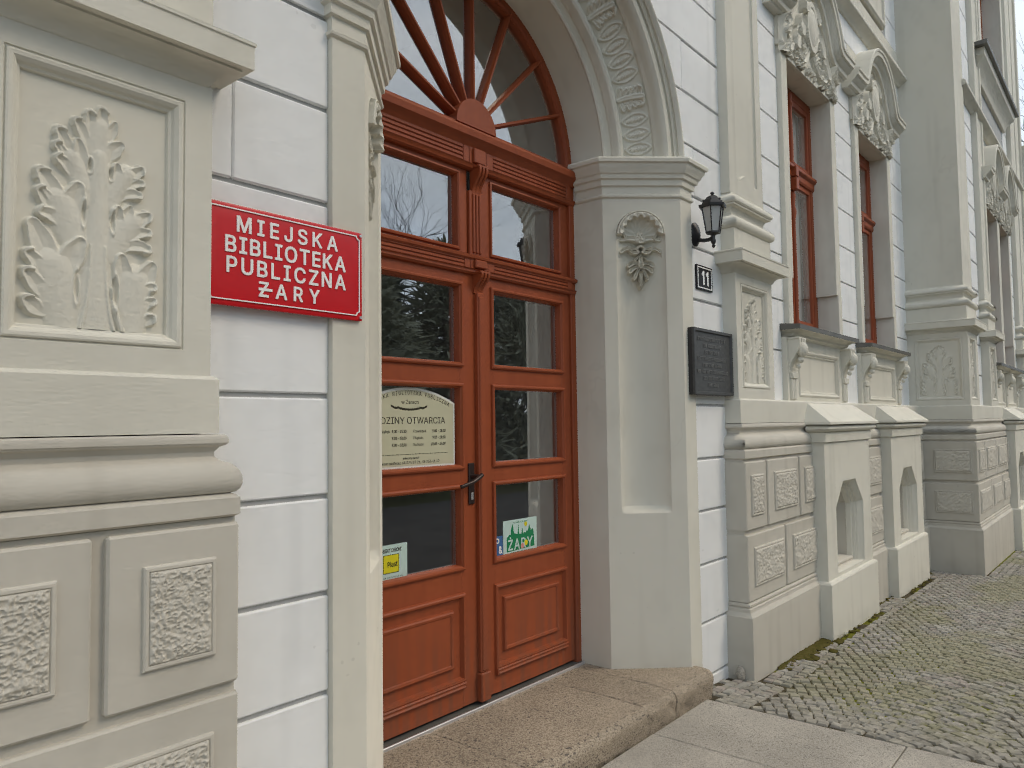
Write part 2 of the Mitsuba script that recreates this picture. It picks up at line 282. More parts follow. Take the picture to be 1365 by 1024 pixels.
def acanthus(w, hgt, res, seed=0):
    """The upright acanthus of the pedestal panels, u in [-w/2, w/2], v in [0, hgt]: three tiers of broad lobed leaves either side of a flaring stem."""
    from scipy.ndimage import gaussian_filter
    r = np.random.default_rng(seed)
    U = np.arange(-w / 2, w / 2 + res / 2, res); V = np.arange(0, hgt + res / 2, res); H = np.zeros((len(V), len(U)))
    k, kv = w / 0.35, hgt / 0.58
    def q(p): return np.array([(p[0] - 297) * 0.00066 * k, (842 - p[1]) * 0.00071 * kv])
    def F(p0, p1, p2, w0, w1, h0, h1, **kw): finger(H, U, V, q(p0), q(p1), q(p2), w0 * 0.00066 * k, w1 * 0.00066 * k, h0, h1, **kw)
    # each leaf: body (root, bend, end, half width), then lobes (start, bend, tip, half width), on the scale of the panel 620 wide
    leaves = [
        (((190, 838), (185, 760), (150, 640), 62), [((120, 800), (95, 790), (62, 760), 30), ((140, 760), (100, 715), (62, 676), 29), ((140, 700), (105, 640), (62, 612), 25), ((150, 680), (125, 590), (84, 522), 44), ((185, 690), (205, 610), (235, 560), 42)]),
        (((236, 590), (225, 520), (165, 425), 48), [((190, 520), (150, 470), (104, 478), 25), ((180, 500), (120, 420), (100, 408), 26), ((190, 480), (150, 400), (105, 345), 36), ((205, 480), (215, 420), (226, 378), 42)]),
        (((262, 420), (250, 360), (205, 275), 33), [((228, 360), (195, 300), (158, 290), 22), ((220, 330), (180, 270), (152, 245), 20), ((220, 320), (190, 250), (158, 192), 27), ((240, 330), (240, 270), (232, 228), 28)]),
        (((345, 420), (350, 360), (405, 290), 34), [((385, 380), (420, 345), (452, 362), 21), ((390, 340), (430, 310), (462, 315), 20), ((385, 330), (420, 290), (455, 268), 25), ((365, 340), (362, 300), (365, 268), 25)]),
        (((350, 590), (360, 520), (430, 455), 45), [((390, 560), (440, 520), (488, 545), 24), ((400, 520), (450, 480), (492, 490), 22), ((400, 500), (450, 440), (488, 425), 28), ((380, 500), (400, 440), (418, 412), 24), ((370, 500), (365, 450), (372, 424), 25)]),
        (((430, 838), (430, 760), (440, 660), 58), [((470, 810), (500, 790), (508, 782), 24), ((460, 770), (490, 725), (512, 728), 22), ((460, 730), (490, 670), (512, 675), 22), ((455, 720), (480, 640), (500, 606), 38), ((420, 720), (390, 650), (384, 594), 38)]),
        (((298, 300), (300, 240), (306, 150), 40), [((270, 240), (240, 170), (214, 152), 22), ((280, 200), (268, 150), (262, 110), 22), ((306, 190), (308, 140), (310, 92), 27), ((330, 200), (345, 160), (354, 128), 22), ((330, 260), (350, 215), (378, 202), 30)])]
    for body, lobes in leaves:
        F(*body[:3], body[3] * 0.75, body[3] * 1.05, 0.010, 0.0145, tip=0.6, soft=True)
        for i, (a, b, c, ww) in enumerate(lobes):
            jx = r.normal(0, 2.5, 2)
            F(a, b, (c[0] + jx[0], c[1] + jx[1]), ww * 0.55, ww * 1.02, 0.007, 0.0215 - 0.0012 * (i % 2), dish=0.5, tip=0.62, taper=0.3)
            c = np.array(c) + jx; d = c - np.array(b); d = d / (np.linalg.norm(d) + 1e-6); n = np.array([-d[1], d[0]])
            if i < 3: F(c - n * ww * 0.8 - d * ww * 0.3, c + d * ww * 0.9, c + n * ww * 0.8 - d * ww * 0.4, 4, 8, 0.016, 0.0240, dish=0.1, taper=0.4)
    F((297, 842), (298, 640), (302, 250), 64, 34, 0.012, 0.0165, soft=True)
    F((240, 842), (272, 760), (274, 560), 7, 5, 0.0135, 0.0150, dish=0.0); F((362, 842), (328, 760), (324, 560), 7, 5, 0.0135, 0.0150, dish=0.0)
    F((392, 842), (366, 790), (352, 700), 9, 6, 0.0135, 0.0160, dish=0.0)
    uu, vv = np.meshgrid(U, V)
    for (ex, ey, a, b) in ((228, 706, 7, 38), (364, 712, 9, 40), (249, 458, 6, 30), (352, 468, 6, 28), (268, 290, 6, 18), (343, 302, 6, 18)):
        e = q((ex, ey)); m = ((uu - e[0]) / (a * 0.00066 * k)) ** 2 + ((vv - e[1]) / (b * 0.00071 * kv)) ** 2
        H *= 1 - 0.95 * np.exp(-m ** 2); H += 0.005 * np.exp(-((np.sqrt(m) - 1.6) / 0.25) ** 2) * (H > 0.002)
    H += 0.0008 * (meshkit.noise(np.stack([uu * 130, vv * 130, uu * 0 + seed], -1)) - 0.5) * (H > 0.003)
    return U, V, gaussian_filter(H, 0.0013 / res) * np.clip((w / 2 - np.abs(uu)) / 0.006, 0, 1)
def rough_field(w, h, res, seed):
    U = np.linspace(0, w, max(4, int(w / res))); V = np.linspace(0, h, max(4, int(h / res)))
    uu, vv = np.meshgrid(U, V)
    q = min(1.0, 0.0027 / res); p = np.stack([uu * 95 * q, vv * 112 * q, np.full(uu.shape, seed * 3.7)], -1)
    n = meshkit.fbm(p, 3, seed); rid = 1 - np.abs(2 * meshkit.noise(p * 1.25 + 40, seed + 5) - 1)
    H = 0.009 * (n - 0.5) + 0.0065 * (rid ** 2 - 0.35) + 0.003 + 0.006 * (meshkit.fbm(p * 0.3 + 11, 2, seed + 9) - 0.5)
    e = np.minimum(np.minimum(uu, w - uu), np.minimum(vv, h - vv))
    return U, V, np.where(e < 1e-6, -0.004, H * np.clip(e / 0.008, 0.3, 1))

# ------------------------------------------------------------------ the ground
def gz(x): return np.interp(x, [-400.0, 3.70, 4.25, 16.0, 400.0], [0.2, 0.050, 0.001, -0.222, -0.5])
C = 2.66                                   # middle of the entrance
def ground_sheet(x0, x1, y0, y1, dz, nx=2):
    xs = np.linspace(x0, x1, nx); v = []
    for x in xs: v += [[x, y0, gz(x) + dz], [x, y1, gz(x) + dz]]
    return tm(v, [q for i in range(nx - 1) for q in ([2 * i, 2 * i + 2, 2 * i + 3], [2 * i, 2 * i + 3, 2 * i + 1])])

# ------------------------------------------------------------------ the library: walls, blocks
B = thing('library_building', 'cream and white ornate stucco library building with red-brown double doors and tall windows', 'building')
WALL = tag(B + '__wall')
HX0, HX1 = -4.0, 9.2
W1, W2 = 5.945, 7.745
arch_hole = unary_union([sbox(C - 1.14, -1, C + 1.14, 2.88), Point(C, 2.88).buffer(1.14, 32)])
openings = [arch_hole] + [sbox(cx - 0.545, 2.10, cx + 0.545, 4.14) for cx in (W1, W2)] + [sbox(cx - 0.44, 0.2, cx + 0.44, 1.25) for cx in (W1 + 0.05, W2 + 0.07)]
core = sbox(HX0, -0.6, HX1, 10.5)
for o in openings: core = core.difference(o)
labels.pop(WALL)
put(B + '__wall', join([prism(p, 0.012, 0.50) for p in polys(core)]), 'joint_paint')
def blocks(x0, x1, zs, y=0.0, cut=None, splits=(), wall=B + '__wall', th=0.03, gap=0.015):
    for i in range(len(zs) - 1):
        xs = [x0] + [s for s in splits[i] if x0 < s < x1] + [x1] if len(splits) > i else [x0, x1]
        for a, b in zip(xs[:-1], xs[1:]):
            g0 = 0.0 if a == x0 else 0.0015; g1 = 0.0 if b == x1 else 0.0015
            z0, z1 = zs[i] + gap / 2, zs[i + 1] - gap / 2
            if cut is None or not cut.intersects(sbox(a, z0, b, z1)):
                put(wall + '__block', shift(box(a + g0, b - g1, 0, th, z0, z1, 0.0045), (0, y, 0)), 'white_paint')
            else:
                for p in polys(sbox(a + g0, z0, b - g1, z1).difference(cut)):
                    if p.area > 0.002: put(wall + '__block', prism(p, y, y + th), 'white_paint')
ZD = [-0.2, 0.066, 0.363, 0.684, 0.980, 1.272, 1.577, 1.873, 2.174, 2.474, 2.768, 3.058, 3.355, 3.655, 3.955, 4.25, 4.55, 4.85, 5.13]
ZW = [-0.2, 1.615, 1.97, 2.326, 2.652, 2.964, 3.289, 3.615, 3.937, 4.236, 4.56, 4.88, 5.13]
ring_cut = unary_union([sbox(C - 1.225, -1, C + 1.225, 2.90), Point(C, 2.88).buffer(1.167, 64)])
def vs(z_list, at):
    return [[x for z, x in at if abs(z - zz) < 0.02] for zz in z_list]
blocks(-4.0, C - 1.225, [z for z in ZD if z < 2.8] , splits=vs(ZD, [(2.174, 1.11), (-9, 0)]))
blocks(C + 1.225, 4.34, [z for z in ZD if z < 2.8], splits=vs(ZD, []))
zs_up = [z for z in ZD if z > 2.7]
blocks(-4.0, 1.0, zs_up); blocks(1.0, C, zs_up, cut=ring_cut, splits=vs(zs_up, [(3.355, 1.47), (2.768, 1.47)]))
blocks(C, 4.34, zs_up, cut=ring_cut, splits=vs(zs_up, [(3.355, 3.85), (2.768, 3.97)]))
w_cut = unary_union([sbox(cx - 0.615, 1.4, cx + 0.615, 4.75) for cx in (W1, W2)] + [sbox(cx - 0.68, 1.4, cx + 0.68, 2.1) for cx in (W1, W2)])
blocks(4.84, 9.06, ZW, cut=w_cut)
# upper storey of the front, above the string course
blocks(-4.0, 9.06, [5.2, 5.75, 6.25, 6.75, 7.25, 7.75, 8.25, 8.75, 9.25, 9.75, 10.3], cut=unary_union([sbox(cx - 0.8, 5.2, cx + 0.8, 9.0) for cx in (1.0, 3.6, 5.945, 7.745)]))
put(B + '__wall__plain_band', [box(HX0, 9.1, -0.012, 0.03, 5.19, 5.47)], 'cream_paint')
put(B + '__string_course', wrap([(HX0, 0), (9.06, 0)], [(-0.02, 5.10), (0.02, 5.10), (0.03, 5.115), (0.05, 5.13), (0.085, 5.14), (0.10, 5.155), (0.10, 5.185), (0.085, 5.20), (-0.02, 5.23)]), 'cream_paint', smooth=35)
for cx in (5.945, 7.745):
    put(B + '__wall__apron_panel', frame(rect(cx - 0.62, cx + 0.62, 5.50, 6.0), [(0, -0.02), (0, 0.03), (0.02, 0.05), (0.05, 0.05), (0.06, 0.03)], 0.0), 'cream_paint')
put(B + '__cornice', wrap([(HX0, 0), (9.06, 0), (9.06, -0.48), (14.70, -0.48), (14.70, 0.6)], [(-0.02, 9.9), (0.06, 9.9), (0.08, 10.0), (0.25, 10.1), (0.45, 10.15), (0.48, 10.35), (0.5, 10.42), (-0.02, 10.5)]), 'cream_paint', smooth=35)
put(B + '__roof', [tm([[HX0, -0.4, 10.45], [16, -0.9, 10.45], [16, 4.5, 13.5], [HX0, 4.5, 13.5], [16, 9.6, 10.45], [HX0, 9.6, 10.45]], [[0, 1, 2], [0, 2, 3], [3, 2, 4], [3, 4, 5]])], 'roof_tile')
put(B + '__wall__plain_wall', [box(HX0, 14.70, 9.0, 9.3, -1, 10.45), box(HX0 - 0.2, HX0, 0.0, 9.3, -1, 10.45), box(14.40, 14.68, 0.5, 9.0, -1, 10.45)], 'cream_paint')

# ------------------------------------------------------------------ moulding profiles, (projection, height)
BASE_P = [(-0.02, -0.5), (0.157, -0.5), (0.157, 0.352), (0.150, 0.360), (0.138, 0.376), (0.138, 0.396), (0.126, 0.402), (0.134, 0.410), (0.134, 0.420), (0.122, 0.428), (-0.02, 0.43)]
BAND_P = [(-0.02, 1.256), (0.112, 1.256), (0.128, 1.264), (0.128, 1.306), (0.120, 1.314)] + bulge(0.110, 1.318, 0.097, 1.398, 0.028, 9) + [(0.090, 1.402), (0.081, 1.412), (0.081, 1.424), (0.090, 1.436), (0.102, 1.441)] + bulge(0.102, 1.442, 0.098, 1.468, 0.007, 5) + [(-0.02, 1.471)]
SUB_P = [(-0.02, 1.471), (0.098, 1.471), (0.098, 1.608), (0.090, 1.617), (-0.02, 1.618)]
CAP_P = [(-0.02, 2.372), (0.088, 2.372), (0.094, 2.378), (0.100, 2.392), (0.116, 2.408), (0.136, 2.414), (0.150, 2.415), (0.150, 2.421), (0.172, 2.421), (0.172, 2.482), (0.176, 2.484), (0.176, 2.492), (0.170, 2.496), (-0.02, 2.512)]
FOOT_P = [(-0.02, 2.500), (0.087, 2.500), (0.087, 2.645)] + bulge(0.080, 2.646, 0.074, 2.722, 0.034, 9) + [(0.064, 2.726), (0.056, 2.740), (0.057, 2.762), (0.068, 2.780), (0.092, 2.788), (0.094, 2.797)] + bulge(0.090, 2.798, 0.074, 2.852, 0.022, 8) + [(0.064, 2.860), (0.062, 2.872), (-0.02, 2.874)]
def pilaster(path_x0, path_x1, y, holder, leaf, side=False, ornate=True, shaft_top=9.9, shaft_panel=True, over=0.090):
    """Pedestal with leaf panel, cap, foot and shaft of a pilaster whose shaft runs from path_x0 to path_x1 on the wall plane y."""
    x0, x1 = path_x0, path_x1
    k = holder
    px0, px1, yf = x0 - 0.018, x1 + 0.034, y - 0.086
    def path(e): return [(px0 + e, y + 0.03), (px0 + e, y), (px1 - e, y), (px1 - e, y + 0.03)]
    put(k + '__cap', wrap(path(0.172 - over), CAP_P), 'cream_paint', smooth=30)
    put(k + '__foot', wrap(path(0.087), FOOT_P), 'cream_paint', smooth=30)
    body = [rings([at_y(rect(px0, px1, 1.612, 2.376), y + 0.02), at_y(rect(px0, px1, 1.612, 2.376), yf)], cap=False)]
    f0 = rect(px0, px1, 1.612, 2.376)
    pan = rect(px0 + 0.072, px1 - 0.072, 1.680, 2.318)
    body.append(rings([at_y(f0, yf), at_y(pan, yf)], False))
    body.append(frame(pan, [(0, 0), (0.0015, -0.004), (0.005, -0.005), (0.006, 0.001), (0.010, 0.003), (0.018, 0.002), (0.026, -0.006), (0.030, -0.014), (0.036, -0.017), (0.038, -0.026)], yf, cap=False))
    put(k + '__pedestal', body, 'cream_paint')
    ip = inset(pan, 0.036)
    U, V, H = leaf
    wu, hv = U[-1] - U[0], V[-1] - V[0]
    sx = (ip[1][0] - ip[0][0]) / wu; sz = (ip[2][1] - ip[1][1]) / hv; xc = (ip[0][0] + ip[1][0]) / 2
    put(k + '__leaf_relief', grid_mesh(U, V, H, lambda u, v, h: np.column_stack([xc + u * sx, yf + 0.026 - h, ip[0][1] + v * sz])), 'cream_paint', smooth=True)
    sh = [(x0, y + 0.03), (x0, y - 0.06)], [(x1, y - 0.06), (x1, y + 0.03)]
    zt = shaft_top
    sf = rect(x0, x1, 2.87, zt)
    m = [rings([at_y(sf, y + 0.03), at_y(sf, y - 0.06)], False)]
    if shaft_panel:
        a, b = x0 + 0.105, x1 - 0.085; mid = (a + b) / 2; t = np.linspace(0, 1, 9)
        bump_z = 2.965 + 0.055 * np.sin(t * math.pi) ** 0.7
        poly = [(a, 2.985)] + [(a + (b - a) * (0.12 + 0.76 * q), zz) for q, zz in zip(t, bump_z)] + [(b, 2.985), (b, zt - 0.1), (a, zt - 0.1)]
        m.append(fill(Polygon(sf).difference(Polygon(poly)), y - 0.06))
        ctr = np.array([mid, 4.0]); small = np.array(poly)
        inn = np.column_stack([np.where(small[:, 0] < mid, small[:, 0] + 0.012, small[:, 0] - 0.012), small[:, 1] + np.where(small[:, 1] < 4, 0.012, -0.012)])
        m.append(rings([at_y(small, y - 0.06), at_y(small, y - 0.052), at_y(inn, y - 0.044)], False))
        m.append(fill(Polygon(inn), y - 0.044))
    else:
        m.append(fill(Polygon(sf), y - 0.06))
    put(k + '__shaft', m, 'cream_paint')
def plinth_block(x0, x1, z0, z1, y, holder, px0=None, px1=None, res=0.006, seed=0, depth=0.020, xf=lambda m: m):
    """One smooth board of the rusticated plinth, with a raised panel of rough stone."""
    put(holder + '__board', xf(box(x0, x1, y, y + depth + 0.02, z0, z1, 0.006)), 'plinth_paint')
    if px0 is None: px0, px1 = x0 + 0.075, x1 - 0.075
    zl, zh = z0 + 0.08, z1 - 0.078
    put(holder + '__panel_edge', xf(frame(rect(px0, px1, zl, zh), [(0, -0.004), (0.001, 0.008), (0.005, 0.011), (0.011, 0.011), (0.014, 0.007)], y, cap=False)), 'plinth_paint')
    U, V, H = rough_field(px1 - px0 - 0.026, zh - zl - 0.026, res, seed)
    put(holder + '__rough_panel', xf(grid_mesh(U, V, H, lambda u, v, h: np.column_stack([px0 + 0.013 + u, y - 0.009 - h, zl + 0.013 + v]))), 'rough_stucco', smooth=True)
PL = B + '__plinth'
count[PL + '__core'] = -1
for b_ in (box(-4.0, C - 1.60, -0.108, 0.03, 0.40, 1.27), box(C + 1.63, W1 - 0.33, -0.108, 0.03, 0.40, 1.27), box(W1 + 0.43, W2 - 0.31, -0.108, 0.03, 0.40, 1.27), box(W2 + 0.45, 9.06, -0.108, 0.03, 0.40, 1.27)): put(PL + '__core', b_, 'plinth_paint')
R1, R2 = (0.843, 1.242), (0.432, 0.816)
LEAF_NEAR = acanthus(0.35, 0.58, 0.0016, seed=1)
LEAF_MID = acanthus(0.35, 0.58, 0.003, seed=2)
LEAF_FAR = acanthus(0.35, 0.58, 0.005, seed=3)
# pilaster to the left of the door (nearest to the camera) and its twin to the right
P1 = key_for(B + '__pilaster'); labels[P1] = {'label': 'foreground pilaster left of the red sign with a large leaf relief'}
pilaster(0.474, 0.968, 0.0, P1, LEAF_NEAR, shaft_panel=True, over=0.070)
P2 = key_for(B + '__pilaster'); labels[P2] = {'label': 'pilaster between the wall lantern and the first window'}
pilaster(4.330, 4.848, 0.0, P2, LEAF_MID)
# plinth mouldings and boards
end1, st2 = C - 1.598, 4.281
put(PL + '__base', wrap([(-4.0, 0), (end1 - 0.128, 0), (end1 - 0.128, 0.04)], BASE_P), 'plinth_paint', smooth=25)
put(PL + '__base', wrap([(st2 + 0.128, 0.04), (st2 + 0.128, 0), (9.043, 0), (9.043, -0.48), (14.70, -0.48)], BASE_P), 'plinth_paint', smooth=25)
put(PL + '__torus_band', wrap([(-4.0, 0), (end1 - 0.126, 0), (end1 - 0.126, 0.04)], BAND_P), 'plinth_paint', smooth=30)
put(PL + '__torus_band', wrap([(st2 + 0.126, 0.04), (st2 + 0.126, 0), (9.043, 0), (9.043, -0.48), (14.70, -0.48)], BAND_P), 'plinth_paint', smooth=30)
put(PL + '__sub_plinth', wrap([(-4.0, 0), (C - 1.640 - 0.098, 0), (C - 1.640 - 0.098, 0.04)], SUB_P), 'cream_paint')
put(PL + '__sub_plinth', wrap([(4.305 + 0.098, 0.04), (4.305 + 0.098, 0), (9.043, 0), (9.043, -0.48), (14.70, -0.48)], SUB_P), 'cream_paint')
yb = -0.128
plinth_block(0.738, end1, *R1, yb, PL, 0.816, 0.996, 0.0018, 1)
plinth_block(0.17, 0.708, *R1, yb, PL, 0.24, 0.635, 0.0020, 2)
plinth_block(0.47, end1, *R2, yb, PL, 0.535, 0.993, 0.0022, 3)
plinth_block(-0.16, 0.44, *R2, yb, PL, None, None, 0.008, 4)
plinth_block(-0.46, 0.14, *R1, yb, PL, None, None, 0.008, 5)
for b_ in (box(end1 - 0.02, end1, yb + 0.012, 0.03, *R1), box(end1 - 0.02, end1, yb + 0.012, 0.03, *R2), box(st2, st2 + 0.02, yb + 0.012, 0.03, *R1), box(st2, st2 + 0.02, yb + 0.012, 0.03, *R2)): put(PL + '__return_board', b_, 'plinth_paint')
plinth_block(st2, 4.592, *R1, yb, PL, 4.347, 4.537, 0.004, 6)
plinth_block(4.616, 5.158, *R1, yb, PL, 4.714, 5.105, 0.004, 7)
plinth_block(5.184, 5.70, *R1, yb, PL, 5.262, 5.66, 0.006, 8)
plinth_block(st2, 4.874, *R2, yb, PL, 4.366, 4.832, 0.004, 9)
plinth_block(4.900, 5.60, *R2, yb, PL, 5.003, 5.50, 0.005, 10)
for (a, b, s) in ((6.50, 7.26, 11), (8.34, 8.90, 12)):
    plinth_block(a, b, *R1, yb, PL, a + 0.11, b - 0.07, 0.006, s); plinth_block(a, b, *R2, yb, PL, a + 0.11, b - 0.07, 0.006, s + 20)

# ------------------------------------------------------------------ door piers, imposts and arch
SP0, SP1 = np.array([3.467 - C, 0.297]), np.array([3.757 - C, -0.02])
SL = np.hypot(*(SP1 - SP0)); SD = (SP1 - SP0) / SL; SN = np.array([SD[1], -SD[0]])
def niche_field():
    U = np.concatenate([[0, 0.03, 0.06], np.linspace(0.0725, 0.345, 150), [0.36, 0.39, SL]])
    V = np.concatenate([np.linspace(0.05, 0.95, 6), np.linspace(0.97, 1.04, 40), np.linspace(1.08, 2.12, 14), np.linspace(2.14, 2.665, 230), [2.70, 2.76, 2.92]])
    uu, vv = np.meshgrid(U, V); mid, hw = 0.208, 0.134
    x = (uu - mid) / hw
    inside = (np.abs(x) < 1) & (vv > 0.998)
    floor = np.clip((vv - 0.998) / 0.035, 0, 1)
    H = np.where(inside, -(0.002 + 0.058 * np.clip(1 - x * x, 0, 1) ** 0.8) * floor, 0.0)
    zc = 2.508
    rr = np.hypot(uu - mid, vv - zc); th = np.arctan2(vv - zc, uu - mid)
    top = vv > zc
    H = np.where(top & (rr > hw), 0.0, H)
    ribs = 0.5 + 0.5 * np.cos(th * 14)
    R_in = 0.098 + 0.006 * np.cos(th * 16)
    bowl = top & (rr < R_in)
    H = np.where(bowl, -0.050 * np.sqrt(np.clip(1 - (rr / 0.112) ** 2, 0, 1)) + 0.007 * ribs * (rr / 0.1), H)
    rim = top & (rr >= R_in) & (rr < hw * 0.985)
    H = np.where(rim, 0.016 + 0.007 * np.sin((rr - 0.098) / 0.036 * math.pi) + 0.004 * np.cos(th * 16) * np.exp(-((rr - 0.108) / 0.008) ** 2) - 0.010 * np.exp(-((rr - 0.1215) / 0.0022) ** 2), H)
    X = np.zeros_like(H)
    def F(p0, p1, p2, w0, w1, h0, h1, **kw):
        for s in (1, -1): finger(X, U, V, (mid + s * p0[0], p0[1]), (mid + s * p1[0], p1[1]), (mid + s * p2[0], p2[1]), w0, w1, h0, h1, **kw)
    F((0.118, 2.52), (0.128, 2.475), (0.085, 2.484), 0.014, 0.010, 0.040, 0.055, dish=0.2)
    F((0.085, 2.484), (0.072, 2.50), (0.092, 2.512), 0.008, 0.007, 0.05, 0.05, dish=0.2)
    F((0.09, 2.485), (0.05, 2.505), (0.0, 2.475), 0.010, 0.016, 0.035, 0.058, dish=0.25)
    F((0.0, 2.52), (0.012, 2.50), (0.02, 2.485), 0.012, 0.012, 0.05, 0.055, dish=0.2)
    F((0.13, 2.47), (0.13, 2.43), (0.122, 2.395), 0.006, 0.011, 0.03, 0.05)
    F((0.07, 2.445), (0.05, 2.40), (0.012, 2.415), 0.006, 0.009, 0.055, 0.060, dish=0.3)
    F((0.03, 2.43), (0.08, 2.445), (0.108, 2.415), 0.006, 0.010, 0.055, 0.062, dish=0.3)
    F((0.012, 2.415), (0.03, 2.44), (0.0, 2.448), 0.006, 0.006, 0.055, 0.060, dish=0.1)
    F((0.0, 2.40), (0.02, 2.38), (0.05, 2.352), 0.005, 0.006, 0.055, 0.060)
    F((0.005, 2.345), (0.04, 2.37), (0.066, 2.338), 0.008, 0.014, 0.055, 0.064)
    F((0.005, 2.335), (0.045, 2.33), (0.06, 2.305), 0.008, 0.013, 0.055, 0.064)
    F((0.003, 2.33), (0.02, 2.31), (0.036, 2.268), 0.006, 0.010, 0.055, 0.062)
    F((0.0, 2.38), (0.004, 2.36), (0.0, 2.335), 0.010, 0.014, 0.055, 0.064)
    F((0.0, 2.30), (0.004, 2.25), (0.0, 2.225), 0.009, 0.008, 0.055, 0.062)
    F((0.014, 2.25), (0.012, 2.235), (0.0, 2.215), 0.003, 0.005, 0.055, 0.060)
    base = np.where(inside & ~top, H, -0.056)
    H = np.where(X > 0.004, np.maximum(H, 0.84 * X - 0.052), H)
    return U, V, H
NF = niche_field()
ZI = 2.88
IMP_P = [(-0.03, 2.70), (0.0, 2.706), (0.010, 2.714), (0.012, 2.722), (0.004, 2.728), (0.004, 2.772), (0.016, 2.776), (0.018, 2.806), (0.030, 2.812), (0.034, 2.832), (0.042, 2.838), (0.050, 2.856), (0.060, 2.872), (0.062, 2.885), (0.074, 2.890), (0.076, 2.908), (0.068, 2.918), (-0.06, 2.935)]
def pier(flip):
    k = key_for(B + '__door_pier')
    fl = (lambda m: mirror(m, C)) if flip else (lambda m: m)
    sp0 = SP0 if not flip else np.array([0.760, 0.297]); sl = np.hypot(*(SP1 - sp0)); sd = (SP1 - sp0) / sl; sn = np.array([sd[1], -sd[0]]); ks = sl / SL
    xr = C + sp0[0]; xs = C + SP1[0]; xe = C + 1.225
    quads = []
    def q(a, b, z0, z1): quads.append(tm([[a[0], a[1], z0], [b[0], b[1], z0], [b[0], b[1], z1], [a[0], a[1], z1]], [[0, 1, 2], [0, 2, 3]]))
    q((xr, 0.56), (xr, SP0[1]), 0.05, 2.95); q((xs, -0.02), (xe, -0.02), -0.3, 2.93); q((xe, -0.02), (xe, 0.1), -0.3, 2.93)
    put(k + '__jamb', fl(join(quads)), 'cream_paint')
    U, V, H = NF
    put(k + '__niche_face', fl(grid_mesh(U, V, H, lambda u, v, h: np.column_stack([C + sp0[0] + sd[0] * u * ks + sn[0] * h, sp0[1] + sd[1] * u * ks + sn[1] * h, v]))), 'cream_paint', smooth=30)
    put(k + '__impost', fl(wrap([(xr, 0.47), (xr, SP0[1]), (xs, -0.02), (xe, -0.02), (xe, 0.03)], IMP_P)), 'cream_paint', smooth=28)
    return k
PR = pier(False); PLF = pier(True)
labels[PR] = {'label': 'right door pier with shell niche'}; labels[PLF] = {'label': 'left door pier, seen edge on'}
AR = B + '__door_arch'
def turn_arch(prof, n=96, a0=-0.03, a1=math.pi + 0.03):
    """prof: (r, y) points, turned about the axis of the arch."""
    an = np.linspace(a0, a1, n)
    return rings([np.column_stack([C + np.array([p[0] for p in prof]) * math.cos(a), [p[1] for p in prof], ZI + np.array([p[0] for p in prof]) * math.sin(a)]) for a in an], False, False)
def cone(s, hh): return (SP0[0] + SD[0] * s + SN[0] * hh, SP0[1] + SD[1] * s + SN[1] * hh)
put(AR + '__soffit', turn_arch([(SP0[0], 0.56), (SP0[0], SP0[1]), cone(0.004, 0.004)]), 'cream_paint', smooth=30)
m1 = [(0.004, 0.004), (0.008, 0.014), (0.020, 0.015), (0.024, 0.004), (0.034, 0.001), (0.055, 0.002), (0.062, 0.012), (0.072, 0.016), (0.080, 0.024), (0.094, 0.029), (0.108, 0.026), (0.118, 0.014), (0.124, 0.0), (0.128, -0.014)]
m2 = [(0.290, -0.014), (0.296, 0.0), (0.306, 0.004), (0.318, 0.014), (0.330, 0.030), (0.346, 0.038), (0.362, 0.038), (0.378, 0.028), (0.388, 0.010), (0.392, 0.0), (0.398, 0.000), (0.400, 0.012), (0.412, 0.014), (0.416, 0.006), (0.422, 0.006), (0.424, 0.018), (0.440, 0.022), (0.452, 0.020)]
put(AR + '__bead_moulding', turn_arch([cone(*q) for q in m1]), 'cream_paint', smooth=28)
put(AR + '__roll_moulding', turn_arch([cone(*q) for q in m2] + [(SP1[0] + 0.026, -0.034), (SP1[0] + 0.036, -0.02), (1.168, -0.02), (1.168, 0.03)]), 'cream_paint', smooth=28)
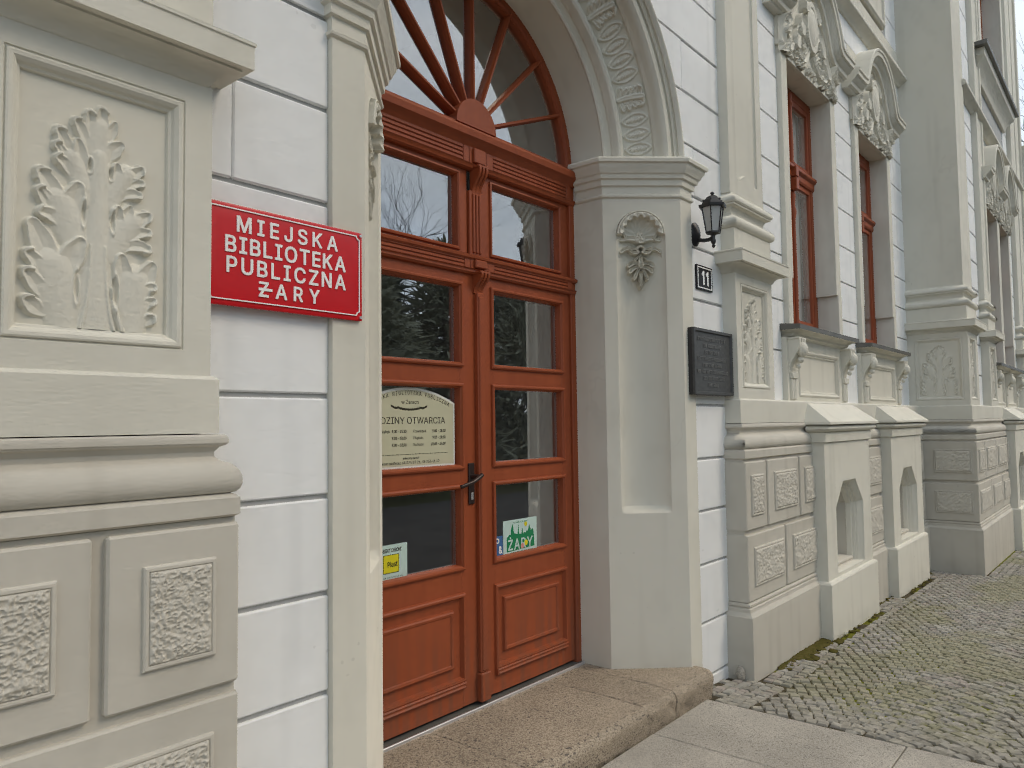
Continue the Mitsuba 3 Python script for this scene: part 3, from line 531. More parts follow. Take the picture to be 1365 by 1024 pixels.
def arch_band():
    th = np.linspace(-0.02, math.pi + 0.02, 900); S = np.linspace(0.126, 0.292, 56); R = 0.95
    V = th * R; H = np.zeros((len(V), len(S))); H[:] = -0.014
    L = V[-1]; pitch = 0.078; n = int(L / pitch); r = np.random.default_rng(5); mid = 0.209
    ss, vv = np.meshgrid(S, V); skip = -1
    for i in range(n + 1):
        v0 = (i + 0.35) * pitch
        if i <= skip: continue
        if i % 6 < 4:
            lean = 0.10 * (ss - mid); e = np.sqrt(((ss - mid) / 0.078) ** 2 + ((vv - v0 - lean) / 0.036) ** 2 + 0.4 * np.abs((ss - mid) * (vv - v0) / (0.078 * 0.036)))
            H = np.maximum(H, np.where(np.abs(e - 0.90) < 0.13, -0.014 + 0.012 * np.sqrt(np.clip(1 - ((e - 0.90) / 0.13) ** 2, 0, 1)), -1))
            ser = 0.014 * (0.75 + 0.35 * np.cos((ss - mid) * 340)); q = np.abs(vv - v0 - lean) / np.maximum(ser, 1e-4)
            H = np.maximum(H, np.where((q < 1) & (np.abs(ss - mid) < 0.052), -0.014 + 0.013 * np.clip(1 - q * q, 0, 1) ** 0.6 - 0.005 * np.exp(-(q / 0.18) ** 2), -1))
        else:
            X = np.zeros_like(H); skip = i + 1; vc = v0 + pitch * 0.5
            for s_ in (-1, 1):
                for a in range(5):
                    t = r.normal(0, 0.004, 4); u0 = 0.140 + 0.028 * a
                    finger(X, S, V, (u0, vc), (u0 + 0.018, vc + s_ * 0.03 + t[0]), (u0 + 0.022 + t[1], vc + s_ * (0.056 - 0.004 * a) + t[2]), 0.005, 0.013, 0.012, 0.030, dish=0.6)
                finger(X, S, V, (0.262, vc + s_ * 0.005), (0.292, vc + s_ * 0.03), (0.262, vc + s_ * 0.05), 0.005, 0.008, 0.024, 0.032, dish=0.1)
            finger(X, S, V, (0.135, vc), (0.2, vc + 0.008), (0.275, vc - 0.006), 0.010, 0.014, 0.02, 0.034, dish=0.3)
            H = np.maximum(H, np.where(X > 0.003, X - 0.014, -1))
    from scipy.ndimage import gaussian_filter
    H = -0.014 + 0.90 * (gaussian_filter(H, 0.7) + 0.014)
    def place(s, v, h):
        t = v / R; rr = SP0[0] + SD[0] * s + SN[0] * h; y = SP0[1] + SD[1] * s + SN[1] * h
        return np.column_stack([C + rr * np.cos(t), y, ZI + rr * np.sin(t)])
    return grid_mesh(S, V, H, place)
put(AR + '__ornament_band', arch_band(), 'cream_paint', smooth=True)

# ------------------------------------------------------------------ the entrance door
DOOR = B + '__door'; YD = 0.50; ZS = 0.182
labels[DOOR] = {'label': 'red-brown double door with three glass panes in each leaf'}
def dput(name, m, mt='door_paint', smooth=False): return put(DOOR + '__' + name, m, mt, smooth)
JX = C + 0.80
dput('frame_post', box(C - 0.812, C - 0.765, YD - 0.012, YD + 0.11, ZS - 0.05, ZI, 0.003)); dput('frame_post', box(C + 0.765, C + 0.812, YD - 0.012, YD + 0.11, ZS - 0.05, ZI, 0.003))
def sash(x0, x1, z0, z1, y, w, d=0.05):
    """Four bars round an opening x0..x1, z0..z1 with a rounded bead; w outside width (left, right, bottom, top)."""
    l, r_, b, t = w
    m = [box(x0 - l, x0, y, y + d, z0 - b, z1 + t, 0.002), box(x1, x1 + r_, y, y + d, z0 - b, z1 + t, 0.002), box(x0, x1, y, y + d, z0 - b, z0, 0.0), box(x0, x1, y, y + d, z1, z1 + t, 0.0)]
    return m
bead_prof = [(-0.020, -0.002), (-0.018, 0.010), (-0.012, 0.014), (-0.005, 0.013), (-0.002, 0.006), (0.002, 0.002), (0.004, -0.020), (0.006, -0.034)]
ROWS = [(0.838, 1.190), (1.297, 1.658), (1.772, 2.132)]
for sgn, nm in ((1, 'leaf'), (-1, 'leaf')):
    xa, xb = C + 0.118, C + 0.677                     # pane opening of the right leaf
    fl = (lambda m: m) if sgn > 0 else (lambda m: mirror(m, C))
    zb, zt = 0.206, 2.205
    xin = C + 0.004; xout = C + 0.763
    pts = [box(xin, xa, YD, YD + 0.05, zb, zt, 0.003), box(xb, xout, YD, YD + 0.05, zb, zt, 0.003)]
    zz = [0.322] + [0.712] + [v for r_ in ROWS for v in r_] + [zt]
    for z0, z1 in ((zb, 0.322), (0.712, 0.838), (1.190, 1.297), (1.658, 1.772), (2.132, zt)):
        pts.append(box(xa - 0.001, xb + 0.001, YD + 0.0012, YD + 0.05, z0, z1))
    dput('leaf', [fl(p) for p in pts])
    for z0, z1 in ROWS:
        dput('glazing_bead', fl(frame(rect(xa, xb, z0, z1), bead_prof, YD, cap=False)), smooth=25)
        pane = tm([[xa - 0.004, YD + 0.028, z0 - 0.004], [xb + 0.004, YD + 0.028, z0 - 0.004], [xb + 0.004, YD + 0.028, z1 + 0.004], [xa - 0.004, YD + 0.028, z1 + 0.004]], [[0, 1, 2], [0, 2, 3]])
        dput('pane', fl(pane), 'glass')
        dput('spacer', fl(frame(rect(xa, xb, z0, z1), [(-0.004, -0.032), (0.007, -0.032), (0.007, -0.046), (-0.004, -0.046)], YD, cap=False)), 'steel')
    pr = rect(xa - 0.012, xb + 0.010, 0.322, 0.716)
    dput('raised_panel', fl(frame(pr, [(-0.004, -0.002), (0, 0.012), (0.006, 0.016), (0.014, 0.014), (0.018, 0.004), (0.022, -0.006), (0.060, -0.010), (0.066, -0.008), (0.070, 0.004), (0.076, 0.009), (0.086, 0.006), (0.090, 0.001)], YD)), smooth=25)
    dput('weather_bar', fl(frame(rect(xa - 0.012, xb + 0.010, 0.292, 0.325), [(0, -0.002), (0.002, 0.016), (0.008, 0.020), (0.014, 0.016)], YD)), smooth=25)
dput('astragal', [box(C - 0.016, C + 0.034, YD - 0.024, YD + 0.004, 0.335, 2.11, 0.005), box(C - 0.010, C + 0.028, YD - 0.030, YD - 0.02, 0.345, 2.09, 0.004), box(C - 0.024, C + 0.042, YD - 0.034, YD + 0.004, 0.206, 0.336, 0.005)])
dput('threshold', [box(C - 0.80, C + 0.80, YD - 0.030, YD + 0.12, ZS - 0.03, ZS + 0.010, 0.003)], 'sill_metal')
dput('threshold_strip', [box(C - 0.80, C + 0.80, YD - 0.040, YD - 0.029, ZS - 0.03, ZS + 0.013, 0.002)], 'steel')
# handle
hx, hz = C - 0.052, 1.21
HD = dput('handle', [box(hx - 0.019, hx + 0.019, YD - 0.010, YD, hz - 0.095, hz + 0.095, 0.003), tube([(hx, YD - 0.005, hz + 0.033), (hx, YD - 0.055, hz + 0.033)], 0.011, 10)], 'dark_bronze')
dput('lever', tube([(hx + 0.018, YD - 0.056, hz + 0.040), (hx, YD - 0.060, hz + 0.033), (hx - 0.05, YD - 0.064, hz + 0.012), (hx - 0.108, YD - 0.052, hz - 0.005), (hx - 0.116, YD - 0.044, hz - 0.006)], [0.010, 0.011, 0.009, 0.009, 0.008], 10), 'dark_bronze', True)
dput('keyhole', [box(hx - 0.007, hx + 0.007, YD - 0.0125, YD - 0.009, hz - 0.075, hz - 0.042, 0.002)], 'steel')
# transom between leaves and upper lights
def fluted(z0, z1, y, nfl, name, x0=C - 0.765, x1=C + 0.765):
    m = [box(x0, x1, y + 0.006, YD + 0.06, z0, z1)]
    hgt = (z1 - z0)
    lo, hi = z0 + hgt * 0.14, z1 - hgt * 0.14; step = (hi - lo) / nfl
    for a, b in ((x0, C - 0.062), (C + 0.062, x1)):
        for i in range(nfl + 1):
            zc = lo + i * step
            za, zb_ = (z0, lo - step * 0.0 ) if i == 0 else (zc - step * 0.40 - step * 0.2, zc - step * 0.18)
            m.append(box(a + 0.05, b - 0.04, y, y + 0.01, zc - step * 0.34, zc + step * 0.34 if i < nfl else z1, 0.0025))
        m.append(box(a, a + 0.048, y, y + 0.01, z0, z1, 0.002)); m.append(box(b - 0.038, b, y, y + 0.01, z0, z1, 0.002))
    m.append(box(C - 0.06, C + 0.06, y - 0.001, y + 0.01, z0, z1, 0.002))
    m.append(box(C - 0.040, C + 0.040, y - 0.016, y, z0 + 0.006, z1 - 0.006, 0.004))
    return dput(name, m)
def hbar(name, prof, x0=C - 0.80, x1=C + 0.80): return dput(name, wrap([(x0, YD), (x1, YD)], prof), smooth=28)
fluted(2.218, 2.268, YD - 0.024, 2, 'transom')
hbar('transom_lip', [(-0.02, 2.262), (0.026, 2.262), (0.034, 2.268), (0.036, 2.280), (0.026, 2.286), (-0.02, 2.290)])
hbar('transom_drip', [(-0.02, 2.196), (0.014, 2.196), (0.022, 2.204), (0.022, 2.214), (0.03, 2.219), (-0.02, 2.222)])
for sgn in (1, -1):
    fl = (lambda m: m) if sgn > 0 else (lambda m: mirror(m, C))
    x0, x1, z0, z1 = C + 0.122, C + 0.680, 2.318, 2.662
    dput('light_sash', [fl(p) for p in sash(x0, x1, z0, z1, YD + 0.006, (0.070, 0.085, 0.036, 0.055))])
    dput('glazing_bead', fl(frame(rect(x0, x1, z0, z1), [(-0.016, -0.008), (-0.014, 0.004), (-0.006, 0.006), (0.0, 0.0), (0.003, -0.026), (0.005, -0.036)], YD, cap=False)), smooth=25)
    dput('pane', fl(tm([[x0 - 0.004, YD + 0.032, z0 - 0.004], [x1 + 0.004, YD + 0.032, z0 - 0.004], [x1 + 0.004, YD + 0.032, z1 + 0.004], [x0 - 0.004, YD + 0.032, z1 + 0.004]], [[0, 1, 2], [0, 2, 3]])), 'glass')
    dput('spacer', fl(frame(rect(x0, x1, z0, z1), [(-0.004, -0.036), (0.008, -0.036), (0.008, -0.05), (-0.004, -0.05)], YD, cap=False)), 'steel')
def console(cx, zt, h, w, y, d, m='door_paint'):
    """A small scroll bracket: side profile in y-z, drawn out along x, with two ribs."""
    t = np.linspace(0, 1, 14)
    front = [(y - d * (0.95 * (1 - q) ** 0.9 + 0.16 + 0.20 * math.sin(q * math.pi * 1.9) * (q > 0.05)), zt - h * q) for q in t]
    poly = Polygon([(y + 0.01, zt)] + front + [(y + 0.01, zt - h)])
    out = []
    for a, b, s in ((-w / 2, w / 2, 0.86), (-w / 2, -w * 0.28, 1.0), (w * 0.28, w / 2, 1.0), (-w * 0.1, w * 0.1, 1.0)):
        e = trimesh.creation.extrude_polygon(Polygon([(y + (p[0] - y) * s, p[1]) for p in poly.exterior.coords]).buffer(0), b - a, engine='earcut')
        v = e.vertices; e.vertices = np.column_stack([cx + a + v[:, 2], v[:, 0], v[:, 1]]); out.append(e)
    out.append(box(cx - w * 0.6, cx + w * 0.6, y - d * 1.12, y + 0.01, zt - 0.012, zt, 0.003))
    return out
dput('bracket', console(C, 2.716, 0.132, 0.060, YD - 0.004, 0.050), smooth=25)
dput('bracket', console(C + 0.006, 2.208, 0.100, 0.060, YD - 0.004, 0.050), smooth=25)
dput('fluted_post', [box(C - 0.048, C + 0.048, YD - 0.008, YD + 0.05, 2.288, 2.60, 0.003)] + [box(C + a - 0.007, C + a + 0.007, YD - 0.016, YD, 2.30, 2.585, 0.003) for a in (-0.022, 0.0, 0.022)])
fluted(2.722, 2.806, YD - 0.022, 3, 'frieze')
hbar('frieze_foot', [(-0.02, 2.698), (0.012, 2.698), (0.022, 2.704), (0.026, 2.716), (0.032, 2.722), (-0.02, 2.726)])
hbar('cornice', [(-0.02, 2.802), (0.022, 2.802), (0.030, 2.812), (0.040, 2.824), (0.052, 2.832), (0.060, 2.838), (0.064, 2.866), (0.060, 2.876), (-0.02, 2.884)])
# fanlight
FAN = B + '__fanlight'; RF = 0.785
labels[FAN] = {'label': 'half-round fanlight with radiating bars over the door'}
put(FAN + '__frame', [rings([np.column_stack([C + r * np.cos(a), np.full_like(a, y), ZI + r * np.sin(a)]) for r, y in ((0.81, YD + 0.08), (0.81, YD - 0.004), (0.772, YD - 0.004), (0.766, YD + 0.006), (0.756, YD + 0.008), (0.752, YD + 0.06))], False, False) for a in [np.linspace(0, math.pi, 72)]]
    + [box(C - 0.80, C + 0.80, YD - 0.010, YD + 0.06, 2.882, 2.914, 0.004)], 'door_paint', smooth=30)
ah = np.linspace(0, math.pi, 30)
put(FAN + '__hub', prism(Polygon([(C + 0.140 * math.cos(a), 2.908 + 0.140 * math.sin(a)) for a in ah]), YD - 0.018, YD + 0.05), 'door_paint', smooth=30)
for i in range(1, 8):
    a = math.pi * i / 8; d = np.array([math.cos(a), math.sin(a)]); nrm = np.array([-d[1], d[0]])
    pr = [(-0.0105, 0.05), (-0.0105, 0.010), (-0.0045, -0.004), (0.0045, -0.004), (0.0105, 0.010), (0.0105, 0.05)]
    put(FAN + '__glazing_bar', rings([np.array([[C + d[0] * r + nrm[0] * p, YD + q, 2.905 + d[1] * r + nrm[1] * p] for p, q in pr]) for r in (0.12, 0.765)], False), 'door_paint')
for i in range(8):
    a0, a1 = math.pi * i / 8, math.pi * (i + 1) / 8
    an = np.linspace(a0, a1, 7); P = [(C + 0.77 * math.cos(a), 2.905 + 0.755 * math.sin(a)) for a in an] + [(C + 0.12 * math.cos(a), 2.905 + 0.12 * math.sin(a)) for a in an[::-1]]
    put(FAN + '__pane', fill(Polygon(P), YD + 0.030), 'glass')
# the dark hall behind
def room(x0, x1, y0, y1, z0, z1): 
    m = box(x0, x1, y0, y1, z0, z1); f = [t for t, n in zip(m.faces, m.face_normals) if n[1] > -0.5]
    return tm(m.vertices, f)
put(B + '__hall', room(C - 1.1, C + 1.1, YD + 0.11, 3.6, 0.1, 4.3), 'interior')

# ------------------------------------------------------------------ ground-floor windows with sills, aprons and hoods
def hood_relief(hw, seed, res=0.007):
    U = np.arange(-0.64, 0.64, res); V = np.arange(0.0, 0.76, res); H = np.zeros((len(V), len(U))); r = np.random.default_rng(seed)
    def F(p0, p1, p2, w0, w1, h0, h1, **kw):
        for s in (1, -1): finger(H, U, V, (s * p0[0], p0[1]), (s * p1[0], p1[1]), (s * p2[0], p2[1]), w0, w1, h0, h1, **kw)
    e = np.hypot(*np.meshgrid(U / 0.105, (V - 0.40) / 0.17)); H = np.maximum(H, np.where(e < 1, 0.075 * np.sqrt(np.clip(1 - e * e, 0, 1)) + 0.03, 0)); H = np.maximum(H, np.where((e > 0.92) & (e < 1.2), 0.075, 0))
    F((0.10, 0.30), (0.22, 0.50), (0.24, 0.28), 0.02, 0.05, 0.06, 0.10); F((0.12, 0.2), (0.30, 0.36), (0.36, 0.14), 0.02, 0.05, 0.05, 0.10)
    F((0.05, 0.22), (0.14, 0.05), (0.30, 0.10), 0.02, 0.04, 0.06, 0.08); F((0.30, 0.10), (0.42, 0.22), (0.50, 0.06), 0.02, 0.04, 0.05, 0.09)
    F((0.0, 0.56), (0.12, 0.66), (0.14, 0.50), 0.03, 0.04, 0.07, 0.11); F((0.40, 0.03), (0.52, 0.10), (0.60, 0.0), 0.02, 0.03, 0.04, 0.08)
    F((0.56, 0.04), (0.66, 0.16), (0.55, 0.25), 0.03, 0.05, 0.06, 0.12); F((0.55, 0.25), (0.50, 0.20), (0.57, 0.16), 0.03, 0.03, 0.10, 0.12)
    for i in range(46):
        u0 = r.uniform(0.02, 0.56); v0 = r.uniform(0.0, 0.30 - 0.35 * max(0, u0 - 0.2)); a = r.uniform(0, 6.28); l = r.uniform(0.03, 0.08)
        F((u0, v0), (u0 + l * 0.8 * math.cos(a + 0.6), v0 + l * 0.8 * math.sin(a + 0.6)), (u0 + l * math.cos(a), v0 + l * math.sin(a)), 0.008, r.uniform(0.012, 0.022), 0.03, r.uniform(0.05, 0.095))
    return U, V, H
HR = hood_relief(0.5, 3)
def under_curve(u):
    a = np.abs(u); return np.interp(a, [0, 0.12, 0.22, 0.30, 0.36, 0.42, 0.50, 0.60, 0.9], [4.845, 4.825, 4.77, 4.68, 4.58, 4.47, 4.41, 4.395, 4.395])
HOOD_P = [(0.0, 0.02), (0.0, -0.055), (-0.012, -0.062), (-0.016, -0.085), (-0.045, -0.090), (-0.055, -0.108), (-0.075, -0.128), (-0.084, -0.130), (-0.086, -0.146), (-0.118, -0.148), (-0.124, -0.158), (-0.142, -0.160), (-0.150, -0.150), (-0.160, 0.02)]
def window(cx, hw, y, label, colonnette=True, ztop=4.12, zsill=2.165, hood=True, apron=True, k=None):
    k = k or key_for(B + '__window'); labels[k] = {'label': label}
    f = lambda m: shift(m, (cx, y, 0))
    def P(n, m, mt='cream_paint', smooth=False): return put(k + '__' + n, f(join(m) if isinstance(m, list) else m), mt, smooth)
    o = hw + 0.048
    P('surround', [box(-hw - 0.115, -hw, -0.036, 0.02, 2.50, ztop, 0.003), box(hw, hw + 0.115, -0.036, 0.02, 2.50, ztop, 0.003),
                   box(-hw - 0.118, -hw - 0.034, -0.039, 0.02, 2.16, 2.50, 0.003), box(hw + 0.034, hw + 0.118, -0.039, 0.02, 2.16, 2.50, 0.003),
                   box(-hw - 0.115, hw + 0.115, -0.036, 0.02, ztop, ztop + 0.06, 0.003)])
    P('reveal', [box(-o, -hw, -0.01, 0.30, 2.50, ztop + 0.04), box(hw, o, -0.01, 0.30, 2.50, ztop + 0.04), box(-o, -hw - 0.034, -0.008, 0.30, 2.10, 2.50), box(hw + 0.034, o, -0.008, 0.30, 2.10, 2.50), box(-hw, hw, -0.01, 0.30, ztop - 0.004, ztop + 0.04),
                 box(-o, o, -0.01, 0.30, 2.08, 2.14)])
    yf = 0.128; z0, z1, zt = zsill, ztop - 0.006, 3.385
    P('frame', [box(-hw - 0.03, -hw + 0.042, yf, yf + 0.09, z0, z1, 0.003), box(hw - 0.042, hw + 0.03, yf, yf + 0.09, z0, z1, 0.003), box(-hw + 0.042, hw - 0.042, yf, yf + 0.09, z0, z0 + 0.055, 0.003), box(-hw + 0.042, hw - 0.042, yf, yf + 0.09, z1 - 0.07, z1, 0.003)], 'door_paint')
    P('transom', shift(wrap([(-hw, 0), (hw, 0)], [(-0.06, zt), (0.006, zt), (0.014, zt + 0.015), (0.014, zt + 0.055), (0.026, zt + 0.062), (0.036, zt + 0.075), (0.036, zt + 0.095), (0.012, zt + 0.105), (-0.06, zt + 0.11)]), (0, yf, 0)), 'door_paint', 25)
    P('mullion', [box(-0.045, 0.045, yf - 0.002, yf + 0.09, z0 + 0.05, zt, 0.003), box(-0.04, 0.04, yf - 0.002, yf + 0.09, zt + 0.1, z1 - 0.06, 0.003)], 'door_paint')
    if colonnette:
        pr = [(0.014, 0), (0.026, 0.0), (0.026, 0.02), (0.018, 0.035), (0.020, 0.2), (0.016, 0.55), (0.018, 0.62), (0.027, 0.66), (0.016, 0.70), (0.024, 0.76), (0.012, 0.78)]
        P('colonnette', [lathe([(r_, z * 0.74) for r_, z in pr], (0, yf - 0.004, zt + 0.11), 14), lathe([(r_, z * 1.35) for r_, z in pr], (0, yf - 0.004, z0 + 0.06), 14), box(-0.03, 0.03, yf - 0.05, yf, zt - 0.10, zt, 0.006), box(-0.03, 0.03, yf - 0.05, yf, zt + 0.006, zt + 0.09, 0.004)], 'door_paint', 30)
    for a, b, c, d in ((-hw + 0.042, -0.045, z0 + 0.055, zt), (0.045, hw - 0.042, z0 + 0.055, zt), (-hw + 0.042, -0.04, zt + 0.105, z1 - 0.07), (0.04, hw - 0.042, zt + 0.105, z1 - 0.07)):
        P('sash', sash(a + 0.036, b - 0.036, c + 0.05, d - 0.04, yf + 0.006, (0.036, 0.036, 0.05, 0.04), 0.05), 'door_paint')
        P('pane', tm([[a + 0.03, yf + 0.018, c + 0.04], [b - 0.03, yf + 0.018, c + 0.04], [b - 0.03, yf + 0.018, d - 0.03], [a + 0.03, yf + 0.018, d - 0.03]], [[0, 1, 2], [0, 2, 3]]), 'glass')
    u = np.linspace(-hw, hw, 120); yy = 0.235 + 0.016 * np.sin(u * 46 + np.sin(u * 9) * 2)
    P('curtain', rings([np.column_stack([u, yy, np.full_like(u, zz)]) for zz in (2.15, ztop)], False, False), 'curtain', True)
    P('room', shift(room(-hw - 0.1, hw + 0.1, 0.26, 2.2, 2.0, 4.3), (0, 0, 0)), 'interior')
    S = key_for(k + '__sill')
    put(S, f(wrap([(-hw - 0.065, 0.03), (-hw - 0.065, 0.0), (hw + 0.065, 0.0), (hw + 0.065, 0.03)], [(-0.02, 2.062), (0.046, 2.062), (0.052, 2.070), (0.066, 2.074), (0.072, 2.092), (0.092, 2.106), (0.110, 2.114), (0.122, 2.118), (0.122, 2.140), (-0.02, 2.15)])), 'cream_paint', smooth=28)
    put(k + '__sill_sheet', f(join([tm([[-hw - 0.205, -0.140, 2.146], [hw + 0.205, -0.140, 2.146], [hw + 0.205, 0.13, 2.172], [-hw - 0.205, 0.13, 2.172], [-hw - 0.205, -0.140, 2.112], [hw + 0.205, -0.140, 2.112], [hw + 0.205, -0.01, 2.112], [-hw - 0.205, -0.01, 2.112]], [[0, 1, 2], [0, 2, 3], [4, 5, 1], [4, 1, 0], [5, 6, 2], [5, 2, 1], [7, 4, 0], [7, 0, 3]])])), 'sill_metal')
    if apron:
        w = hw + 0.182
        A = key_for(k + '__apron')
        body = sbox(-w, 1.616, w, 2.066); pan = rect(-w + 0.215, w - 0.215, 1.652, 1.988)
        put(A, f(join([fill(body.difference(Polygon(pan)), -0.036), rings([at_y(rect(-w, w, 1.616, 2.066), 0.02), at_y(rect(-w, w, 1.616, 2.066), -0.036)], False),
             frame(pan, [(0, 0), (0.003, 0.006), (0.012, 0.010), (0.022, 0.004), (0.026, -0.006), (0.036, -0.006), (0.040, -0.018), (0.06, -0.020)], -0.036)])), 'cream_paint')
        for sgn in (-1, 1):
            xb = sgn * (w - 0.085)
            put(k + '__console', f(join(console(xb, 2.060, 0.245, 0.128, -0.034, 0.075) + [box(xb - 0.05, xb + 0.05, -0.064, -0.03, 1.775, 1.82, 0.004)] + [box(xb + a - 0.012, xb + a + 0.012, -0.054, -0.03, 1.63, 1.775, 0.004) for a in (-0.034, 0.0, 0.034)] + [trimesh.creation.icosphere(2, 0.045).apply_transform(np.diag([1, 0.8, 1.2, 1])).apply_translation((xb, -0.115, 1.975)), trimesh.creation.icosphere(2, 0.024).apply_translation((xb, -0.10, 1.905)), trimesh.creation.icosphere(2, 0.018).apply_translation((xb, -0.085, 1.86))])), 'cream_paint', smooth=40)
    if hood:
        xs = np.concatenate([[-0.70], np.linspace(-0.62, -0.36, 12), np.linspace(-0.34, 0.34, 28), np.linspace(0.36, 0.62, 12), [0.70]])
        sc = (hw + 0.345) / 0.845
        put(k + '__hood', f(join([wrap_xz(np.column_stack([xs * sc, under_curve(xs)]), HOOD_P), wrap_xz(np.column_stack([np.array([0.70, 0.843]) * sc, [4.395, 4.395]]), HOOD_P), wrap_xz(np.column_stack([np.array([-0.843, -0.70]) * sc, [4.395, 4.395]]), HOOD_P)])), 'cream_paint', smooth=28)
        put(k + '__tympanum', f(box(-hw - 0.135, hw + 0.135, -0.028, 0.02, ztop + 0.061, 4.43)), 'cream_paint')
        U, V, H = HR
        uu, vv = np.meshgrid(U, V); lim = under_curve(uu) - 4.12 + 0.02; H = H * np.clip((0.632 - np.abs(uu)) / 0.03, 0, 1)
        out = (vv > lim)
        G = np.where(out, -0.05, H)
        put(k + '__cartouche_relief', f(grid_mesh(U, V, G, lambda u_, v_, h_: np.column_stack([u_ * sc, -0.032 - h_ * 0.62, 4.13 + v_]))), 'cream_paint', smooth=30)
    return k
window(W1, 0.4975, 0.0, 'tall red-framed window nearest the wall lantern')
window(W2, 0.4975, 0.0, 'tall red-framed window beside the projecting bay')

# ------------------------------------------------------------------ small cellar piers with pointed niches
def cellar_pier(cx, hw, y, label):
    k = key_for(B + '__cellar_pier'); labels[k] = {'label': label}
    f = lambda m: shift(m, (cx, y, 0)); yf = -0.208
    O = [(-0.335, 0.395), (0.335, 0.395), (0.335, 0.855), (0.155, 1.035), (-0.155, 1.035), (-0.335, 0.855)]
    faceR = rect(-hw, hw, 0.362, 1.345)
    fz = Polygon(faceR).difference(Polygon(O))
    d = np.array([0, 1, 1, 1, 1, 1.0])
    m = [fill(fz, yf), rings([at_y(faceR, 0.02), at_y(faceR, yf)], False)]
    prof = [(0, 0), (0.004, -0.012), (0.026, -0.040), (0.028, -0.052), (0.038, -0.054), (0.042, -0.075), (0.056, -0.080), (0.058, -0.115), (0.050, -0.120), (0.055, -1.1)]
    m.append(rings([at_y(inset(O, a * d), yf - h) for a, h in prof[:-1]], False))
    put(k, f(join(m)), 'cream_paint')
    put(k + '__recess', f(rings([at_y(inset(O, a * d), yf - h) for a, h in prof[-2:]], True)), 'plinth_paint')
    put(k + '__base', f(wrap([(-hw, -0.10), (-hw, yf), (hw, yf), (hw, -0.10)], [(-0.3, -0.6), (0.028, -0.6), (0.028, 0.350), (0.020, 0.362), (0.0, 0.370), (-0.3, 0.372)])), 'cream_paint')
    put(k + '__cap', f(wrap([(-hw, -0.10), (-hw, yf), (hw, yf), (hw, -0.10)], [(-0.1, 1.328), (0.016, 1.328), (0.018, 1.392), (0.010, 1.398)] + bulge(0.016, 1.400, 0.012, 1.452, 0.034, 8) + [(-0.1, 1.456)])), 'cream_paint', smooth=30)
    e = [(-hw - 0.062, -0.02), (-hw - 0.062, yf - 0.066), (hw + 0.062, yf - 0.066), (hw + 0.062, -0.02)]
    t = [(-hw + 0.02, -0.02), (-hw + 0.02, -0.09), (hw - 0.02, -0.09), (hw - 0.02, -0.02)]
    R = [np.array([[a, b, z] for a, b in q]) for q, z in ((e, 1.452), (e, 1.468))] + [np.array([[a, b, z] for (a, b), z in zip(t, (1.612, 1.608, 1.608, 1.612))])]
    put(k + '__roof', f(rings([np.array([[a * 0.97, b, 1.452] for a, b in e])] + R, True)), 'cream_paint')
    return k
cellar_pier(W1 + 0.052, 0.552, 0.0, 'cellar pier with pointed niche under the first window')
cellar_pier(W2 + 0.07, 0.572, 0.0, 'cellar pier with pointed niche under the second window')

# ------------------------------------------------------------------ the projecting bay on the right
BAY = B + '__projecting_bay'; YB = -0.48
labels[BAY] = {'label': 'projecting bay at the far right with broad cream side'}
g = sbox(9.06, -0.8, 14.68, 10.45)
for a, b, c, d in ((11.0, 11.95, 2.10, 4.16), (12.05, 13.03, 2.10, 4.16), (11.0, 13.0, 6.05, 8.7), (11.3, 12.1, 0.2, 1.25)): g = g.difference(sbox(a, c, b, d))
put(BAY, join([prism(p, YB + 0.012, 0.02) for p in polys(g)]), 'joint_paint')
side_wall = [(9.04, 0.03), (9.04, YB), (9.46, YB), (9.46, YB + 0.04)]
put(BAY + '__broad_shaft', wrap(side_wall, [(-0.03, 2.87), (0.06, 2.87), (0.06, 9.92), (-0.03, 9.92)]), 'cream_paint')
put(BAY + '__foot', wrap(side_wall, FOOT_P), 'cream_paint', smooth=30)
put(BAY + '__cap', wrap(side_wall, CAP_P), 'cream_paint', smooth=30)
def panel_face(x0, x1, pan, yf, xf, leaf, key):
    f0 = rect(x0, x1, 1.612, 2.376)
    m = [rings([at_y(f0, yf), at_y(pan, yf)], False), frame(pan, [(0, 0), (0.0015, -0.004), (0.006, 0.001), (0.018, 0.002), (0.030, -0.014), (0.036, -0.017), (0.038, -0.026)], yf, cap=False)]
    put(key + '__pedestal', xf(join(m)), 'cream_paint')
    ip = inset(pan, 0.036); U, V, H = leaf
    sx = (ip[1][0] - ip[0][0]) / (U[-1] - U[0]); sz = (ip[2][1] - ip[1][1]) / (V[-1] - V[0]); xc = (ip[0][0] + ip[1][0]) / 2
    put(key + '__leaf_relief', xf(grid_mesh(U, V, H, lambda u, v, h: np.column_stack([xc + u * sx, yf + 0.026 - h, ip[0][1] + v * sz]))), 'cream_paint', smooth=True)
panel_face(-0.03, 0.566, rect(0.065, 0.515, 1.672, 2.325), -0.086, lambda m: turn_side(m, 9.04), LEAF_MID, BAY)
panel_face(8.954, 9.53, rect(9.04, 9.40, 1.672, 2.325), YB - 0.086, lambda m: m, LEAF_FAR, BAY)
put(BAY + '__pedestal', rings([np.array([[9.53, YB - 0.086, 1.612], [9.53, YB - 0.086, 2.376]]), np.array([[9.53, 0, 1.612], [9.53, 0, 2.376]])], False, False), 'cream_paint')
sx_ = lambda m: turn_side(m, 9.04)
plinth_block(0.10, 0.6085, *R1, -0.128, PL, 0.215, 0.560, 0.005, 41, xf=sx_)
plinth_block(0.10, 0.6085, *R2, -0.128, PL, 0.215, 0.560, 0.005, 42, xf=sx_)
